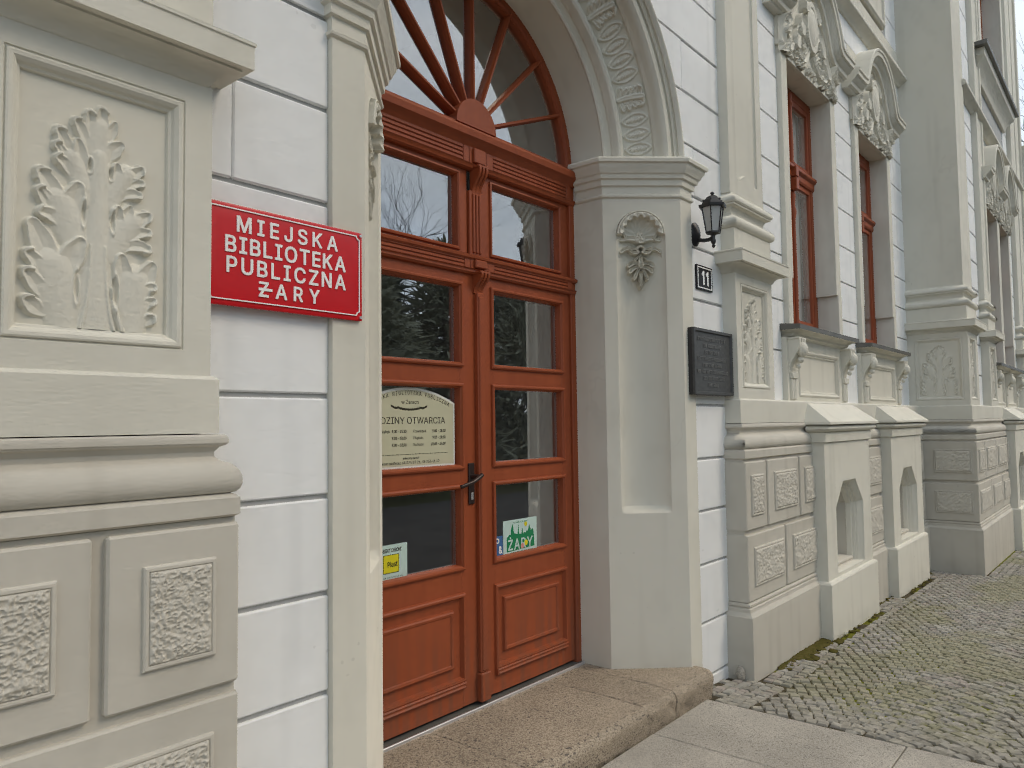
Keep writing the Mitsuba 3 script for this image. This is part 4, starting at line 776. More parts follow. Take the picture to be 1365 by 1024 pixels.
put(PL + '__core', box(8.934, 11.32, YB - 0.108, YB + 0.03, 0.40, 1.27), 'plinth_paint'); put(PL + '__core', box(12.08, 14.70, YB - 0.108, YB + 0.03, 0.40, 1.27), 'plinth_paint')
put(PL + '__core', box(8.932, 9.04, YB - 0.10, 0.0, 0.40, 1.27), 'plinth_paint')
for i, (a, b) in enumerate(((8.913, 9.40), (9.425, 10.19), (10.215, 10.98), (11.0, 11.4), (12.4, 13.2), (13.25, 14.2), (14.25, 14.70))):
    plinth_block(a, b, *R1, YB - 0.128, PL, a + 0.09, b - 0.07, 0.008, 50 + i)
for i, (a, b) in enumerate(((8.913, 9.75), (9.775, 10.55), (10.575, 11.2), (12.4, 13.2), (13.25, 14.2), (14.25, 14.70))):
    plinth_block(a, b, *R2, YB - 0.128, PL, a + 0.09, b - 0.07, 0.008, 70 + i)
for (a, b) in ((10.37, 10.85), (13.62, 14.10), (14.20, 14.66)):
    pilaster(a, b, YB, key_for(B + '__pilaster'), LEAF_FAR, shaft_top=9.9, shaft_panel=(a < 11))
blocks(9.46, 10.37, ZW, y=YB); blocks(10.85, 11.0, ZW, y=YB); blocks(13.10, 13.62, ZW, y=YB); blocks(14.10, 14.20, ZW, y=YB)
ZU = [5.22, 5.75, 6.25, 6.75, 7.25, 7.75, 8.25, 8.75, 9.25, 9.9]
blocks(9.46, 10.37, ZU, y=YB); blocks(14.10, 14.20, ZU, y=YB); blocks(13.2, 13.62, ZU, y=YB); blocks(10.85, 10.9, ZU, y=YB)
put(BAY + '__string_course', wrap([(9.46, YB), (14.68, YB)], [(-0.02, 5.10), (0.02, 5.10), (0.05, 5.13), (0.085, 5.14), (0.10, 5.155), (0.10, 5.185), (0.085, 5.20), (-0.02, 5.23)]), 'cream_paint', smooth=35)
window(11.475, 0.425, YB, 'narrow left window of the projecting bay', colonnette=False, apron=True)
window(12.54, 0.44, YB, 'narrow right window of the projecting bay', colonnette=False, apron=True)
UWK = key_for(B + '__window'); labels[UWK] = {'label': 'upper-storey window with dark sheet-metal sill at the far right'}
put(UWK + '__surround', [box(10.86, 11.02, YB - 0.07, 0.0, 6.1, 8.9, 0.004), box(12.98, 13.14, YB - 0.07, 0.0, 6.1, 8.9, 0.004), box(11.02, 12.98, YB - 0.07, 0.0, 8.7, 8.9, 0.004)], 'cream_paint')
put(UWK + '__frame', [box(11.02, 11.13, YB + 0.16, YB + 0.26, 6.1, 8.7, 0.004), box(12.87, 12.98, YB + 0.16, YB + 0.26, 6.1, 8.7, 0.004), box(11.93, 12.07, YB + 0.14, YB + 0.26, 6.1, 8.7, 0.004), box(11.02, 12.98, YB + 0.12, YB + 0.26, 7.7, 7.85, 0.004), box(11.02, 12.98, YB + 0.16, YB + 0.26, 6.08, 6.2, 0.004)], 'door_paint')
put(UWK + '__pane', tm([[11.1, YB + 0.2, 6.1], [12.9, YB + 0.2, 6.1], [12.9, YB + 0.2, 8.7], [11.1, YB + 0.2, 8.7]], [[0, 1, 2], [0, 2, 3]]), 'glass')
put(UWK + '__room', room(10.9, 13.1, YB + 0.3, 2.0, 6.0, 8.8), 'interior')
put(UWK + '__sill_sheet', wrap([(10.70, YB + 0.3), (10.70, YB), (13.30, YB), (13.30, YB + 0.3)], [(-0.3, 6.10), (0.19, 6.03), (0.19, 5.98), (-0.02, 5.98)]), 'sill_metal')
put(UWK + '__sill', wrap([(10.75, YB + 0.03), (10.75, YB), (13.25, YB), (13.25, YB + 0.03)], [(-0.02, 5.72), (0.03, 5.72), (0.05, 5.80), (0.10, 5.86), (0.14, 5.90), (0.15, 5.985), (-0.02, 5.99)]), 'cream_paint', smooth=30)
cellar_pier(11.70, 0.552, YB, 'cellar pier with pointed niche at the far right edge')
put(BAY + '__quoin', [box(14.61, 14.74, YB - 0.09, 0.4, 2.9, 9.9, 0.005)], 'cream_paint')
ANX = B + '__annex'; labels[ANX] = {'label': 'lower cream wing beyond the projecting bay'}
put(ANX, [box(14.71, 24.0, -0.62, 6.0, -1.0, 5.9)], 'cream_paint'); put(ANX + '__cornice', wrap([(14.71, -0.62), (24.0, -0.62)], [(-0.02, 5.6), (0.05, 5.6), (0.12, 5.75), (0.18, 5.8), (0.18, 5.9), (-0.02, 5.95)]), 'cream_paint')

# ------------------------------------------------------------------ lettering
def flat_text(text, x0, x1, z0, z1, y, depth=0.0012, bold=False, mode='box'):
    """Raised lettering on a front facing -y; capitals fill z0..z1; stretched to x0..x1."""
    m = meshkit.text_mesh(text, 1.0, 1.0, bold=bold); v = m.vertices
    a, b = v[:, 0].min(), v[:, 0].max()
    m.vertices = np.column_stack([x0 + (v[:, 0] - a) / (b - a) * (x1 - x0), y - v[:, 2] * depth, z0 + v[:, 1] * (z1 - z0)])
    return m
def spaced_text(text, x0, x1, z0, z1, y, depth=0.0012, bold=True, asp=1.0):
    ls = [(meshkit.text_mesh(c, 1.0, 1.0, bold=bold)) for c in text]; h = z1 - z0
    ws = [(m.vertices[:, 0].max() - m.vertices[:, 0].min()) * h * asp for m in ls]; gap = (x1 - x0 - sum(ws)) / (len(ls) - 1); x = x0; out = []
    for m, w in zip(ls, ws):
        v = m.vertices; a = v[:, 0].min(); mm = tm(np.column_stack([x + (v[:, 0] - a) * h * asp, y - v[:, 2] * depth, z0 + v[:, 1] * h]), m.faces); out.append(mm); x += w + gap
    return out

# red enamel name sign
SG = thing('library_name_sign', 'red enamel sign with white lettering fixed to the white blocks left of the door', 'sign')
sx0, sx1, sz0, sz1, sy = 1.003, 1.540, 1.817, 2.098, -0.034
rr_ = lambda a, b, c, d, r_: sbox(a + r_, c + r_, b - r_, d - r_).buffer(r_, 6)
put(SG + '__plate', [prism(rr_(sx0, sx1, sz0, sz1, 0.006), sy + 0.012, sy + 0.003), rings([at_y(rect(sx0, sx1, sz0, sz1), sy + 0.003), at_y(inset(rect(sx0, sx1, sz0, sz1), 0.006), sy), at_y(inset(rect(sx0, sx1, sz0, sz1), 0.05), sy - 0.002)], True)], 'red_enamel', smooth=50)
ib = sbox(sx0 + 0.012, sz0 + 0.014, sx1 - 0.013, sz1 - 0.012)
for px in (sx0 + 0.012, sx1 - 0.013):
    for pz in (sz0 + 0.014, sz1 - 0.012): ib = ib.difference(Point(px, pz).buffer(0.012, 8))
put(SG + '__border_line', [prism(p, sy - 0.0014, sy - 0.004) for p in polys(ib.difference(ib.buffer(-0.0032)))], 'white_enamel')
for t_, a, b, c, d in (('MIEJSKA', 1.102, 1.441, 2.0235, 2.0665), ('BIBLIOTEKA', 1.068, 1.471, 1.9640, 2.0080), ('PUBLICZNA', 1.072, 1.471, 1.9075, 1.9510), ('ZARY', 1.171, 1.374, 1.8520, 1.8930)):
    put(SG + '__lettering', spaced_text(t_, a, b, c, d, sy - 0.001, 0.0036, True, 0.98), 'white_enamel')
put(SG + '__letter_bar', box(1.1700, 1.2130, sy - 0.0046, sy - 0.001, 1.8685, 1.8762), 'white_enamel')
for px in (sx0 + 0.009, sx1 - 0.009):
    for pz in (sz0 + 0.010, sz1 - 0.010): put(SG + '__screw', prism(Point(px, pz).buffer(0.0045, 8), sy, sy - 0.005), 'steel')

# house number
NP = thing('house_number_plate', 'small black enamel plate with white number 11 under the lantern', 'house number')
ny = -0.010
put(NP + '__plate', prism(rr_(3.957, 4.160, 2.238, 2.379, 0.006), 0.0, ny), 'black_enamel')
o_ = sbox(3.969, 2.247, 4.148, 2.370)
put(NP + '__border_line', [prism(p, ny, ny - 0.002) for p in polys(o_.difference(o_.buffer(-0.006)))], 'white_enamel')
for nx0 in (4.020, 4.073):
    put(NP + '__numeral', prism(Polygon([(nx0 + 0.038 * a, 2.268 + 0.082 * b) for a, b in ((0.42, 0), (0.84, 0), (0.84, 1), (0.52, 1), (0.06, 0.80), (0.06, 0.62), (0.42, 0.76))]), ny + 0.001, ny - 0.0022), 'white_enamel')

# memorial plaque
PQ = thing('memorial_plaque', 'dark metal memorial plaque with raised lettering between door pier and pilaster', 'plaque')
py = -0.052
put(PQ + '__box', box(3.806, 4.308, py + 0.006, 0.0, 1.632, 2.002, 0.003), 'black_metal')
put(PQ + '__rim', frame(rect(3.806, 4.308, 1.632, 2.002), [(0, -0.008), (0, 0.004), (0.003, 0.007), (0.016, 0.007), (0.019, 0.001), (0.02, -0.003)], py, True), 'plaque_metal', smooth=25)
rq = np.random.default_rng(4)
lines = [(0.06, 0.44), (0.13, 0.36), (0.15, 0.34), (0.06, 0.44), (0.12, 0.37), (0.05, 0.45), (0.12, 0.40), (0.18, 0.32)]
for i, (a, b) in enumerate(lines):
    z_ = 1.956 - 0.0365 * i; x_ = 3.806 + a; ms = []
    while x_ < 3.806 + b - 0.02:
        w_ = rq.choice([0.012, 0.015, 0.018]); h_ = 0.021
        ms.append(box(x_, x_ + 0.004, py - 0.001, py + 0.004, z_ - h_, z_))
        if rq.random() < 0.75: ms.append(box(x_ + 0.004, x_ + w_, py - 0.001, py + 0.004, z_ - 0.004, z_))
        if rq.random() < 0.6: ms.append(box(x_ + w_ - 0.004, x_ + w_, py - 0.0012, py + 0.004, z_ - h_, z_ - 0.004))
        if rq.random() < 0.6: ms.append(box(x_ + 0.004, x_ + w_ - 0.004, py - 0.0008, py + 0.004, z_ - h_ * 0.6, z_ - h_ * 0.42))
        if rq.random() < 0.4: ms.append(box(x_ + 0.004, x_ + w_ - 0.004, py - 0.0008, py + 0.004, z_ - h_, z_ - h_ + 0.004))
        x_ += w_ + 0.007 + (0.014 if rq.random() < 0.16 else 0)
    put(PQ + '__lettering', join(ms), 'plaque_letter')

# wall lantern
LN = thing('wall_lantern', 'black six-sided coach lantern on a bracket beside the door pier', 'lantern')
lx, ly = 3.932, -0.128
hexp = lambda r_, z: np.column_stack([lx + r_ * np.cos(np.arange(6) * math.pi / 3 + 0.26), ly + r_ * np.sin(np.arange(6) * math.pi / 3 + 0.26), np.full(6, z)])
put(LN + '__wall_plate', rings([np.array([[3.962 + a * math.cos(t), yy, 2.548 + b * math.sin(t)] for t in np.arange(16) * math.pi / 8]) for a, b, yy in ((0.050, 0.070, 0.0), (0.050, 0.070, -0.008), (0.042, 0.060, -0.016), (0.026, 0.038, -0.026), (0.008, 0.012, -0.034))], True), 'black_metal', smooth=30)
put(LN + '__arm', [tube([(3.962, -0.02, 2.515), (3.955, -0.06, 2.503), (3.945, -0.095, 2.500), (lx, ly, 2.504)], [0.012, 0.011, 0.011, 0.012], 8), lathe([(0.002, -0.010), (0.008, -0.004), (0.010, 0.004), (0.006, 0.010), (0.013, 0.02), (0.014, 0.034), (0.010, 0.046), (0.012, 0.060), (0.026, 0.068), (0.036, 0.076)], (lx, ly, 2.456), 12)], 'black_metal', smooth=35)
put(LN + '__cage', [tube([hexp(0.040, 2.532)[i], hexp(0.062, 2.676)[i]], 0.0036, 5) for i in range(6)] + [rings([hexp(0.034, 2.526), hexp(0.043, 2.527), hexp(0.043, 2.536), hexp(0.030, 2.537)], True)], 'black_metal')
for i in range(6):
    a, b = hexp(0.037, 2.536), hexp(0.059, 2.675); j_ = (i + 1) % 6
    put(LN + '__glass_pane', tm([a[i], a[j_], b[j_], b[i]], [[0, 1, 2], [0, 2, 3]]), 'lamp_glass')
put(LN + '__roof', [rings([hexp(0.060, 2.670), hexp(0.078, 2.672), hexp(0.080, 2.686), hexp(0.062, 2.690), hexp(0.058, 2.700), hexp(0.050, 2.716), hexp(0.038, 2.722), hexp(0.034, 2.730), hexp(0.022, 2.738), hexp(0.012, 2.742)], True)] + [trimesh.creation.icosphere(1, 0.006).apply_translation(q) for q in hexp(0.052, 2.712)], 'black_metal')
put(LN + '__finial', lathe([(0.006, 0.0), (0.010, 0.004), (0.005, 0.008), (0.011, 0.013), (0.011, 0.019), (0.004, 0.023), (0.002, 0.026)], (lx, ly, 2.738), 12), 'black_metal', smooth=40)

# opening hours board and stickers on the door glass
HB = thing('opening_hours_board', 'cream arched board listing opening hours in the left door leaf', 'notice')
hy = YD + 0.022
ta = np.linspace(0, 1, 24)
top = [(1.975 + (2.527 - 1.975) * t, 1.583 + 0.066 * (1 - (2 * t - 1) ** 2)) for t in ta]
hp = Polygon([(1.975, 1.300), (2.527, 1.300)] + top[::-1])
put(HB + '__edge', prism(hp, hy + 0.004, hy), 'sign_edge'); put(HB + '__face', prism(hp.buffer(-0.010), hy + 0.001, hy - 0.0012), 'sign_cream')
yl = hy - 0.0012
title = 'MIEJSKA BIBLIOTEKA PUBLICZNA'; ms = []
for i, c in enumerate(title):
    if c == ' ': continue
    t = (i + 0.5) / len(title); x_ = 2.012 + 0.478 * t; z_ = 1.566 + 0.052 * (1 - (2 * t - 1) ** 2); sl = -0.052 * 4 * (2 * t - 1) / 0.478
    m_ = meshkit.text_mesh(c, 0.017, 0.001); v = m_.vertices; v = v - [(v[:, 0].max() + v[:, 0].min()) / 2, 0, 0]; an = math.atan(sl); ms.append(tm(np.column_stack([x_ + (v[:, 0] * math.cos(an) - v[:, 1] * math.sin(an)) * 0.9, yl - v[:, 2], z_ + v[:, 0] * math.sin(an) + v[:, 1] * math.cos(an)]), m_.faces))
put(HB + '__lettering', ms, 'ink')
tl = [('w Żarach', 2.200, 2.300, 1.578, 1.593, False), ('GODZINY OTWARCIA', 2.022, 2.463, 1.4915, 1.5195, False)]
for i, (d1, h1, d2, h2) in enumerate((('Poniedziałek', '9.00 - 15.30', 'Czwartek', '9.00 - 18.00'), ('Wtorek', '9.00 - 18.00', 'Piątek', '9.00 - 18.00'), ('Środa', '9.00 - 18.00', 'Sobota', '10.00 - 14.00'))):
    z_ = 1.4525 - 0.029 * i
    tl += [(d1, 2.018, 2.018 + 0.0098 * len(d1), z_, z_ + 0.0125, False), (h1, 2.146, 2.228, z_, z_ + 0.0125, True), (d2, 2.268, 2.268 + 0.0098 * len(d2), z_, z_ + 0.0125, False), (h2, 2.384 - 0.010 * (len(h2) > 12), 2.465, z_, z_ + 0.0125, True)]
tl += [('www.mbp.zary.pl', 2.206, 2.302, 1.338, 1.348, False), ('numer telefonu: 68 374 37 26, 68 363 41 32', 2.075, 2.425, 1.318, 1.330, False)]
for t_, a, b, c, d, bo in tl: put(HB + '__lettering', flat_text(t_, a, b, c, d, yl, 0.001, bo), 'ink')
put(HB + '__rule', box(2.00, 2.478, yl - 0.001, yl, 1.3585, 1.3605), 'ink')
rb = []
for t in np.linspace(-1, 1, 41):
    rb.append((2.247 + 0.105 * t, 1.553 + 0.018 * t * t - 0.006 * abs(t) ** 6 + 0.003 * math.sin(abs(t) * 14) * (abs(t) > 0.55)))
rb = np.array(rb); put(HB + '__ribbon', prism(Polygon(np.vstack([rb + [0, 0.0045], rb[::-1] - [0, 0.0045]])).buffer(0), yl, yl - 0.001), 'ink')

def sticker(key, label, x0, x1, z0, z1, m, cat='sticker'):
    k = thing(key, label, cat); put(k + '__sheet', prism(rr_(x0, x1, z0, z1, 0.004), YD + 0.0275, YD + 0.026), m); return k
ys = YD + 0.026
IS = sticker('insurance_sticker', 'pale sticker with a yellow square at the bottom of the left door leaf', 2.075, 2.233, 0.826, 0.985, 'sticker_pale')
put(IS + '__yellow_field', prism(rr_(2.098, 2.186, 0.867, 0.944, 0.004), ys, ys - 0.0008), 'sticker_yellow')
o_ = rr_(2.098, 2.186, 0.867, 0.944, 0.004); put(IS + '__field_edge', [prism(p, ys - 0.0004, ys - 0.0012) for p in polys(o_.difference(o_.buffer(-0.0025)))], 'ink')
for t_ in (flat_text('OBIEKT CHRONI', 2.088, 2.200, 0.954, 0.969, ys, 0.0008, True), flat_text('Piast', 2.122, 2.177, 0.893, 0.914, ys - 0.0008, 0.0008, True), flat_text('tel. 68 470 04 48', 2.10, 2.205, 0.846, 0.853, ys, 0.0006), flat_text('ubezpieczenia', 2.105, 2.17, 0.834, 0.841, ys, 0.0006)): put(IS + '__lettering', t_, 'ink')
TS = sticker('town_sticker', 'pale green town sticker with a tree and tower skyline in the right door leaf', 2.867, 3.135, 0.820, 1.004, 'sticker_pale')
L_ = lambda u, v: (2.867 + 0.268 * u, 0.820 + 0.184 * v)
sky = [(0.10, 0.16), (0.92, 0.20), (0.90, 0.62), (0.86, 0.70), (0.82, 0.64), (0.77, 0.80), (0.72, 0.64), (0.69, 0.66), (0.66, 0.60), (0.62, 0.62), (0.58, 0.58), (0.555, 0.78), (0.53, 0.58), (0.46, 0.60), (0.44, 0.88), (0.42, 0.60), (0.36, 0.62), (0.31, 0.64), (0.29, 0.80), (0.265, 0.90), (0.24, 0.80), (0.22, 0.74), (0.22, 0.60), (0.17, 0.62), (0.13, 0.56), (0.10, 0.55)]
gp = Polygon([L_(*q) for q in sky]).buffer(0)
put(TS + '__skyline', [prism(p, ys, ys - 0.0008) for p in polys(gp)], 'sticker_green')
put(TS + '__lettering', spaced_text('ŻARY', L_(0.13, 0)[0], L_(0.86, 0)[0], L_(0, 0.20)[1], L_(0, 0.47)[1], ys - 0.0008, 0.0009, True, 1.0), 'sticker_pale')
put(TS + '__sun', prism(Point(*L_(0.66, 0.84)).buffer(0.012, 8), ys, ys - 0.0006), 'sticker_yellow')
put(TS + '__figure', [prism(Point(*L_(0.55, 0.26)).buffer(0.013, 8), ys - 0.0010, ys - 0.0022)], 'sticker_pink')
put(TS + '__figure', [prism(Point(*L_(0.66, 0.33)).buffer(0.014, 8), ys - 0.0010, ys - 0.0022)], 'sticker_yellow')
put(TS + '__small_print', [flat_text('TU MIESZKAMY', L_(0.28, 0)[0], L_(0.72, 0)[0], L_(0, 0.90)[1], L_(0, 0.94)[1], ys, 0.0006), flat_text('MÓJ ZIELONY PUNKT', L_(0.22, 0)[0], L_(0.86, 0)[0], L_(0, 0.09)[1], L_(0, 0.135)[1], ys, 0.0006)], 'sticker_green')
PS = sticker('small_blue_sticker', 'small blue and white sticker left of the town sticker', 2.798, 2.862, 0.834, 0.936, 'sticker_blue')
put(PS + '__lettering', [flat_text('P', 2.808, 2.836, 0.888, 0.926, ys, 0.0008, True), flat_text('&', 2.832, 2.858, 0.852, 0.886, ys, 0.0008, True)], 'white_enamel')

# ------------------------------------------------------------------ doorstep, slabs, setts
ST = thing('door_step', 'worn brown granite doorstep with rounded chipped edge before the red door', 'step')
def step_block(x0, x1, seed, end_r=False):
    """One block of the step: section in y-z with a rounded nose, roughened."""
    r = np.random.default_rng(seed)
    sec = [(YD - 0.03, ZS), (0.30, ZS), (0.10, ZS - 0.001), (-0.02, ZS - 0.001), (-0.070, ZS - 0.003)]
    for a in np.linspace(0.1, 1.0, 8): sec.append((-0.085 - 0.042 * math.sin(a * math.pi / 2), ZS - 0.004 - 0.044 * (1 - math.cos(a * math.pi / 2))))
    for z in np.linspace(ZS - 0.06, -0.06, 14): sec.append((-0.126 + 0.024 * max(0, (ZS - 0.06 - z)) / 0.2, z))
    sec = np.array(sec); n = max(6, int((x1 - x0) / 0.022)); xs = np.linspace(x0, x1, n); R = []
    for i, x in enumerate(xs):
        s = sec.copy(); p = np.stack([np.full(len(s), x * 11), s[:, 0] * 11, s[:, 1] * 40], -1)
        nn = meshkit.fbm(p, 3, seed) - 0.5; chip = np.clip(meshkit.fbm(p * [0.7, 0.7, 0.2] + 50, 3, seed + 3) - 0.58, 0, 1)
        front = np.clip((-0.02 - s[:, 0]) / 0.06, 0, 1)
        s[:, 0] += front * (0.007 * nn + 0.10 * chip); s[:, 1] += 0.003 * nn * (1 - front * 0.3) - 0.025 * chip * front * (s[:, 1] > 0.1)
        e = 0.004 if (i in (0, n - 1)) else 0.0
        s[:, 0] += e * front; s[:, 1] -= e
        if end_r: 
            q = max(0, (x - (x1 - 0.035)) / 0.035); s[:, 0] += front * 0.02 * q * q; s[:, 1] -= 0.008 * q * q * (s[:, 0] < 0)
        R.append(np.column_stack([np.full(len(s), x), s]))
    m = rings(R, False, False)
    cap = [tm(np.vstack([R[i], [[xs[i], 0.2, -0.05]]]), [[j, j + 1, len(sec)] for j in range(len(sec) - 1)]) for i in (0, n - 1)]
    return join([m] + cap)
for i, (a, b) in enumerate(((1.48, 2.30), (2.303, 3.120), (3.123, 3.392), (3.395, 3.818))):
    put(ST + '__stone', step_block(a, b, 20 + i, i == 3), 'step_granite', smooth=45)
GP = 'granite_slab_path'; tag(GP, kind='structure', label='row of pale granite paving slabs in front of the doorstep')
put(GP + '__bed', ground_sheet(0.2, 3.71, -2.12, -0.05, -0.022), 'joint_bed'); count[GP] = 0
def slab(x0, x1, y0, y1, dz=0.0):
    m = box(x0, x1, y0, y1, -0.06, 0.004 + dz, 0.004); m.vertices[:, 2] += gz(m.vertices[:, 0]); return m
for j, (y0, y1) in enumerate(((-1.062, -0.128), (-2.05, -1.068))):
    for i in range(6):
        x1 = 3.702 - 0.560 * i - (0.22 if j else 0.0) * (i > 0); x0 = 3.702 - 0.560 * (i + 1) + 0.006 - (0.22 if j else 0.0)
        put(GP + '__slab', slab(x0, x1 - 0.0, y0, y1, rng.normal(0, 0.0012)), 'slab_granite')
CP = 'cobbled_pavement'; tag(CP, kind='structure', label='small mossy granite setts laid in arcs along the building'); count[CP] = 0
def sett(cx, cy, w, l, ang, r):
    """A small cut stone: uneven four-sided top, slightly domed, on the sloping ground."""
    c = np.array([[-w, -l], [w, -l], [w, l], [-w, l]]) / 2 * (1 + r.normal(0, 0.03, (4, 1))) + r.normal(0, 0.0018, (4, 2))
    ca, sa = math.cos(ang), math.sin(ang); c = c @ np.array([[ca, sa], [-sa, ca]]) + [cx, cy]
    z = gz(cx) + r.normal(0, 0.0012); t = r.normal(0, 0.0015, 4); inn = (c - [cx, cy]) * 0.80 + [cx, cy]; top = (c - [cx, cy]) * 0.45 + [cx, cy]
    return rings([np.column_stack([c, np.full(4, z - 0.03)]), np.column_stack([c, np.full(4, z - 0.009) + t]), np.column_stack([inn, np.full(4, z + 0.001) + t]), np.column_stack([top, np.full(4, z + 0.0012) + t * 0.6])], True)
rs = np.random.default_rng(77); S_ = []
keep_out = unary_union([sbox(0, -3, 3.712, 0.6), sbox(3.6, -0.125, 3.80, 0.6), sbox(3.7, -0.005, 4.3, 0.6), sbox(4.27, -0.165, 9.1, 0.6), sbox(W1 - 0.53, -0.245, W1 + 0.635, 0.6), sbox(W2 - 0.53, -0.245, W2 + 0.67, 0.6), sbox(8.87, -0.65, 16, 0.6), sbox(11.1, -0.725, 12.3, 0)]).buffer(0.022)
import shapely
def sett_ok(x, y): return not keep_out.contains(Point(x, y))
P_ = 0.057
for x in np.arange(3.75, 4.27, 0.055):                         # the corner beside the step
    for y in np.arange(-0.30, -0.02, 0.055): S_.append((x + rs.normal(0, 0.003), y + rs.normal(0, 0.003), 0.049, 0.049, rs.normal(0, 0.1)))
def border(x0, x1, yw):
    for row in range(3):
        off = rs.uniform(0, P_)
        for x in np.arange(x0 + off, x1, P_): S_.append((x + rs.normal(0, 0.003), yw - 0.036 - row * 0.0565 + rs.normal(0, 0.003), 0.051, 0.050, rs.normal(0, 0.09)))
border(4.29, 8.86, -0.165); border(8.88, 15.6, -0.65)
for k_ in range(-40, 330):
    y0 = -2.6; s_ = 0.0
    for y in np.arange(-2.62, -0.30, P_ * 0.93):
        ph = (y + 0.30) / 1.05; AMP = 0.185; bow = AMP * abs(math.sin(math.pi * ph))
        x = 3.2 + k_ * P_ * 1.02 + bow + rs.normal(0, 0.002); sl = AMP * math.pi / 1.05 * math.cos(math.pi * (ph % 1.0)); cs = 1 / math.hypot(1, sl)
        y += (k_ % 2) * P_ * 0.46
        if x < 3.735 or x > 15.6: continue
        yw = -0.165 if x < 8.87 else -0.65
        if y > yw - 0.182 or (x < 4.29 and y > -0.32): continue
        S_.append((x, y + rs.normal(0, 0.003), P_ * 1.02 * cs * 0.90, P_ * 0.93 / cs * 0.90, math.atan2(-sl, 1.0) + rs.normal(0, 0.06)))
S_ = [q for q in S_ if sett_ok(q[0], q[1]) and q[0] > 3.735]
def seen_size(q):
    d = np.array([q[0], q[1], gz(q[0])]) - EYE; z = d @ FWD
    if z < 0.2: return -1
    u = abs(d @ RGT / z) ; v = abs(d @ UP / z)
    return 1 / z / z if u < 0.68 and v < 0.51 else -1
S_.sort(key=seen_size, reverse=True)
for q in S_[:300]:
    put(CP + '__sett', sett(*q, rs), 'sett_stone_%d' % rs.integers(4))
ms = [sett(*q, rs) for q in S_[300:]]
def moss_np(x, y):
    u = meshkit.fbm(np.stack([x * 1.6 + 2.0, y * 2.2 + 5.0, x * 0], -1), 3, 1); return np.clip((u - 0.42) / 0.16, 0, 1) * np.clip((-0.2 - y) / 0.25, 0, 1)
cols = np.vstack([np.tile(np.array(SETT_TONES[rs.integers(7)]) * rs.uniform(0.88, 1.10) * (1 - 0.33 * float(moss_np(np.array(q[0]), np.array(q[1])))) + np.array([0.20, 0.195, 0.055]) * 0.33 * float(moss_np(np.array(q[0]), np.array(q[1]))), (len(m.vertices), 1)) for q, m in zip(S_[300:], ms)])
allm = join(ms)
put(CP + '__sett_field', (allm.vertices, allm.faces), 'sett_mixed', color=cols); labels[CP + '__sett_field'] = {'label': 'many small granite setts further off', 'kind': 'stuff'}
put(CP + '__joint_bed', ground_sheet(3.69, 16.0, -2.7, 0.45, -0.011, 70), 'joint_bed')
rm = np.random.default_rng(31); mp = []
for i in range(300):                                        # moss and litter where wall and paving meet
    x = rm.choice([rm.uniform(4.55, 5.45), rm.uniform(4.9, 5.5), rm.uniform(5.45, 9.0)]); yw = -0.165 if not (5.44 < x < 6.55 or 7.24 < x < 8.39) else -0.245
    m_ = trimesh.creation.icosphere(1, 1.0); s_ = rm.uniform(0.006, 0.016) * (1.4 if 4.85 < x < 5.45 else 0.8); m_.vertices = m_.vertices * [s_ * 1.5, s_ * 1.3, s_ * 0.55] * (1 + rm.normal(0, 0.12, (len(m_.vertices), 1))) + [x, yw + 0.004 - abs(rm.normal(0, 0.022 if not 4.85 < x < 5.45 else 0.04)), gz(x) + 0.001]; mp.append(m_)
MS = put('wall_foot_moss', mp, 'moss_green', smooth=True); tag(MS, 'dark green moss and litter along the foot of the plinth', 'moss', kind='stuff')
gb = []
for i in range(260):
    x = rm.choice([rm.uniform(4.7, 6.6), rm.uniform(5.3, 5.6), rm.uniform(6.5, 9.0)]); yw = -0.167 if not (5.44 < x < 6.55 or 7.24 < x < 8.39) else -0.247
    h_ = rm.uniform(0.015, 0.05); a = rm.uniform(-0.6, 0.6); w_ = 0.0012
    gb.append(tm([[x - w_, yw - 0.004, gz(x) - 0.004], [x + w_, yw - 0.004, gz(x) - 0.004], [x + h_ * 0.4 * a, yw - 0.006 - abs(rm.normal(0, 0.008)), gz(x) + h_]], [[0, 1, 2]]))
GB = put('dry_grass_tufts', gb, 'grass_blade'); tag(GB, 'thin dry grass blades at the foot of the cellar piers', 'grass', kind='stuff')
LM = trimesh.creation.icosphere(3, 1.0); nv = meshkit.fbm(LM.vertices * 2.2 + 9, 4, 2)[:, None]; LM.vertices = LM.vertices * [0.026, 0.026, 0.044] * (0.7 + 0.65 * nv) + [4.235, -0.085, gz(4.2) + 0.028]
ls_ = put('concrete_lump', LM, 'slab_granite', smooth=True); tag(ls_, 'rough grey lump of mortar in the corner beside the step and pilaster', 'stone')

# ------------------------------------------------------------------ the far side of the street
g0 = put('ground', ground_sheet(-400, 400, -400, 400, -0.36), 'earth'); tag(g0, kind='structure', label='grass strip and earth beyond the street')
r0 = put('road', ground_sheet(-60, 60, -9.6, -2.75, -0.16), 'road_asphalt'); tag(r0, kind='structure', label='asphalt road along the pavement')
k0 = put('kerb', join([ground_sheet(-60, 60, -2.78, -2.62, -0.01), tm([[-60, -2.78, gz(-60) - 0.01], [60, -2.78, gz(60) - 0.01], [60, -2.78, gz(60) - 0.3], [-60, -2.78, gz(-60) - 0.3]], [[0, 1, 2], [0, 2, 3]])]), 'kerb_stone'); tag(k0, kind='structure', label='granite kerb between pavement and road')
p0_ = put('pavement', join([ground_sheet(-60, 0.2, -2.62, 0.3, -0.012), ground_sheet(16.0, 60, -2.62, 0.3, -0.012), ground_sheet(0.2, 3.70, -2.62, -2.05, -0.012)]), 'slab_granite'); tag(p0_, kind='structure', label='plain pavement further along the building')
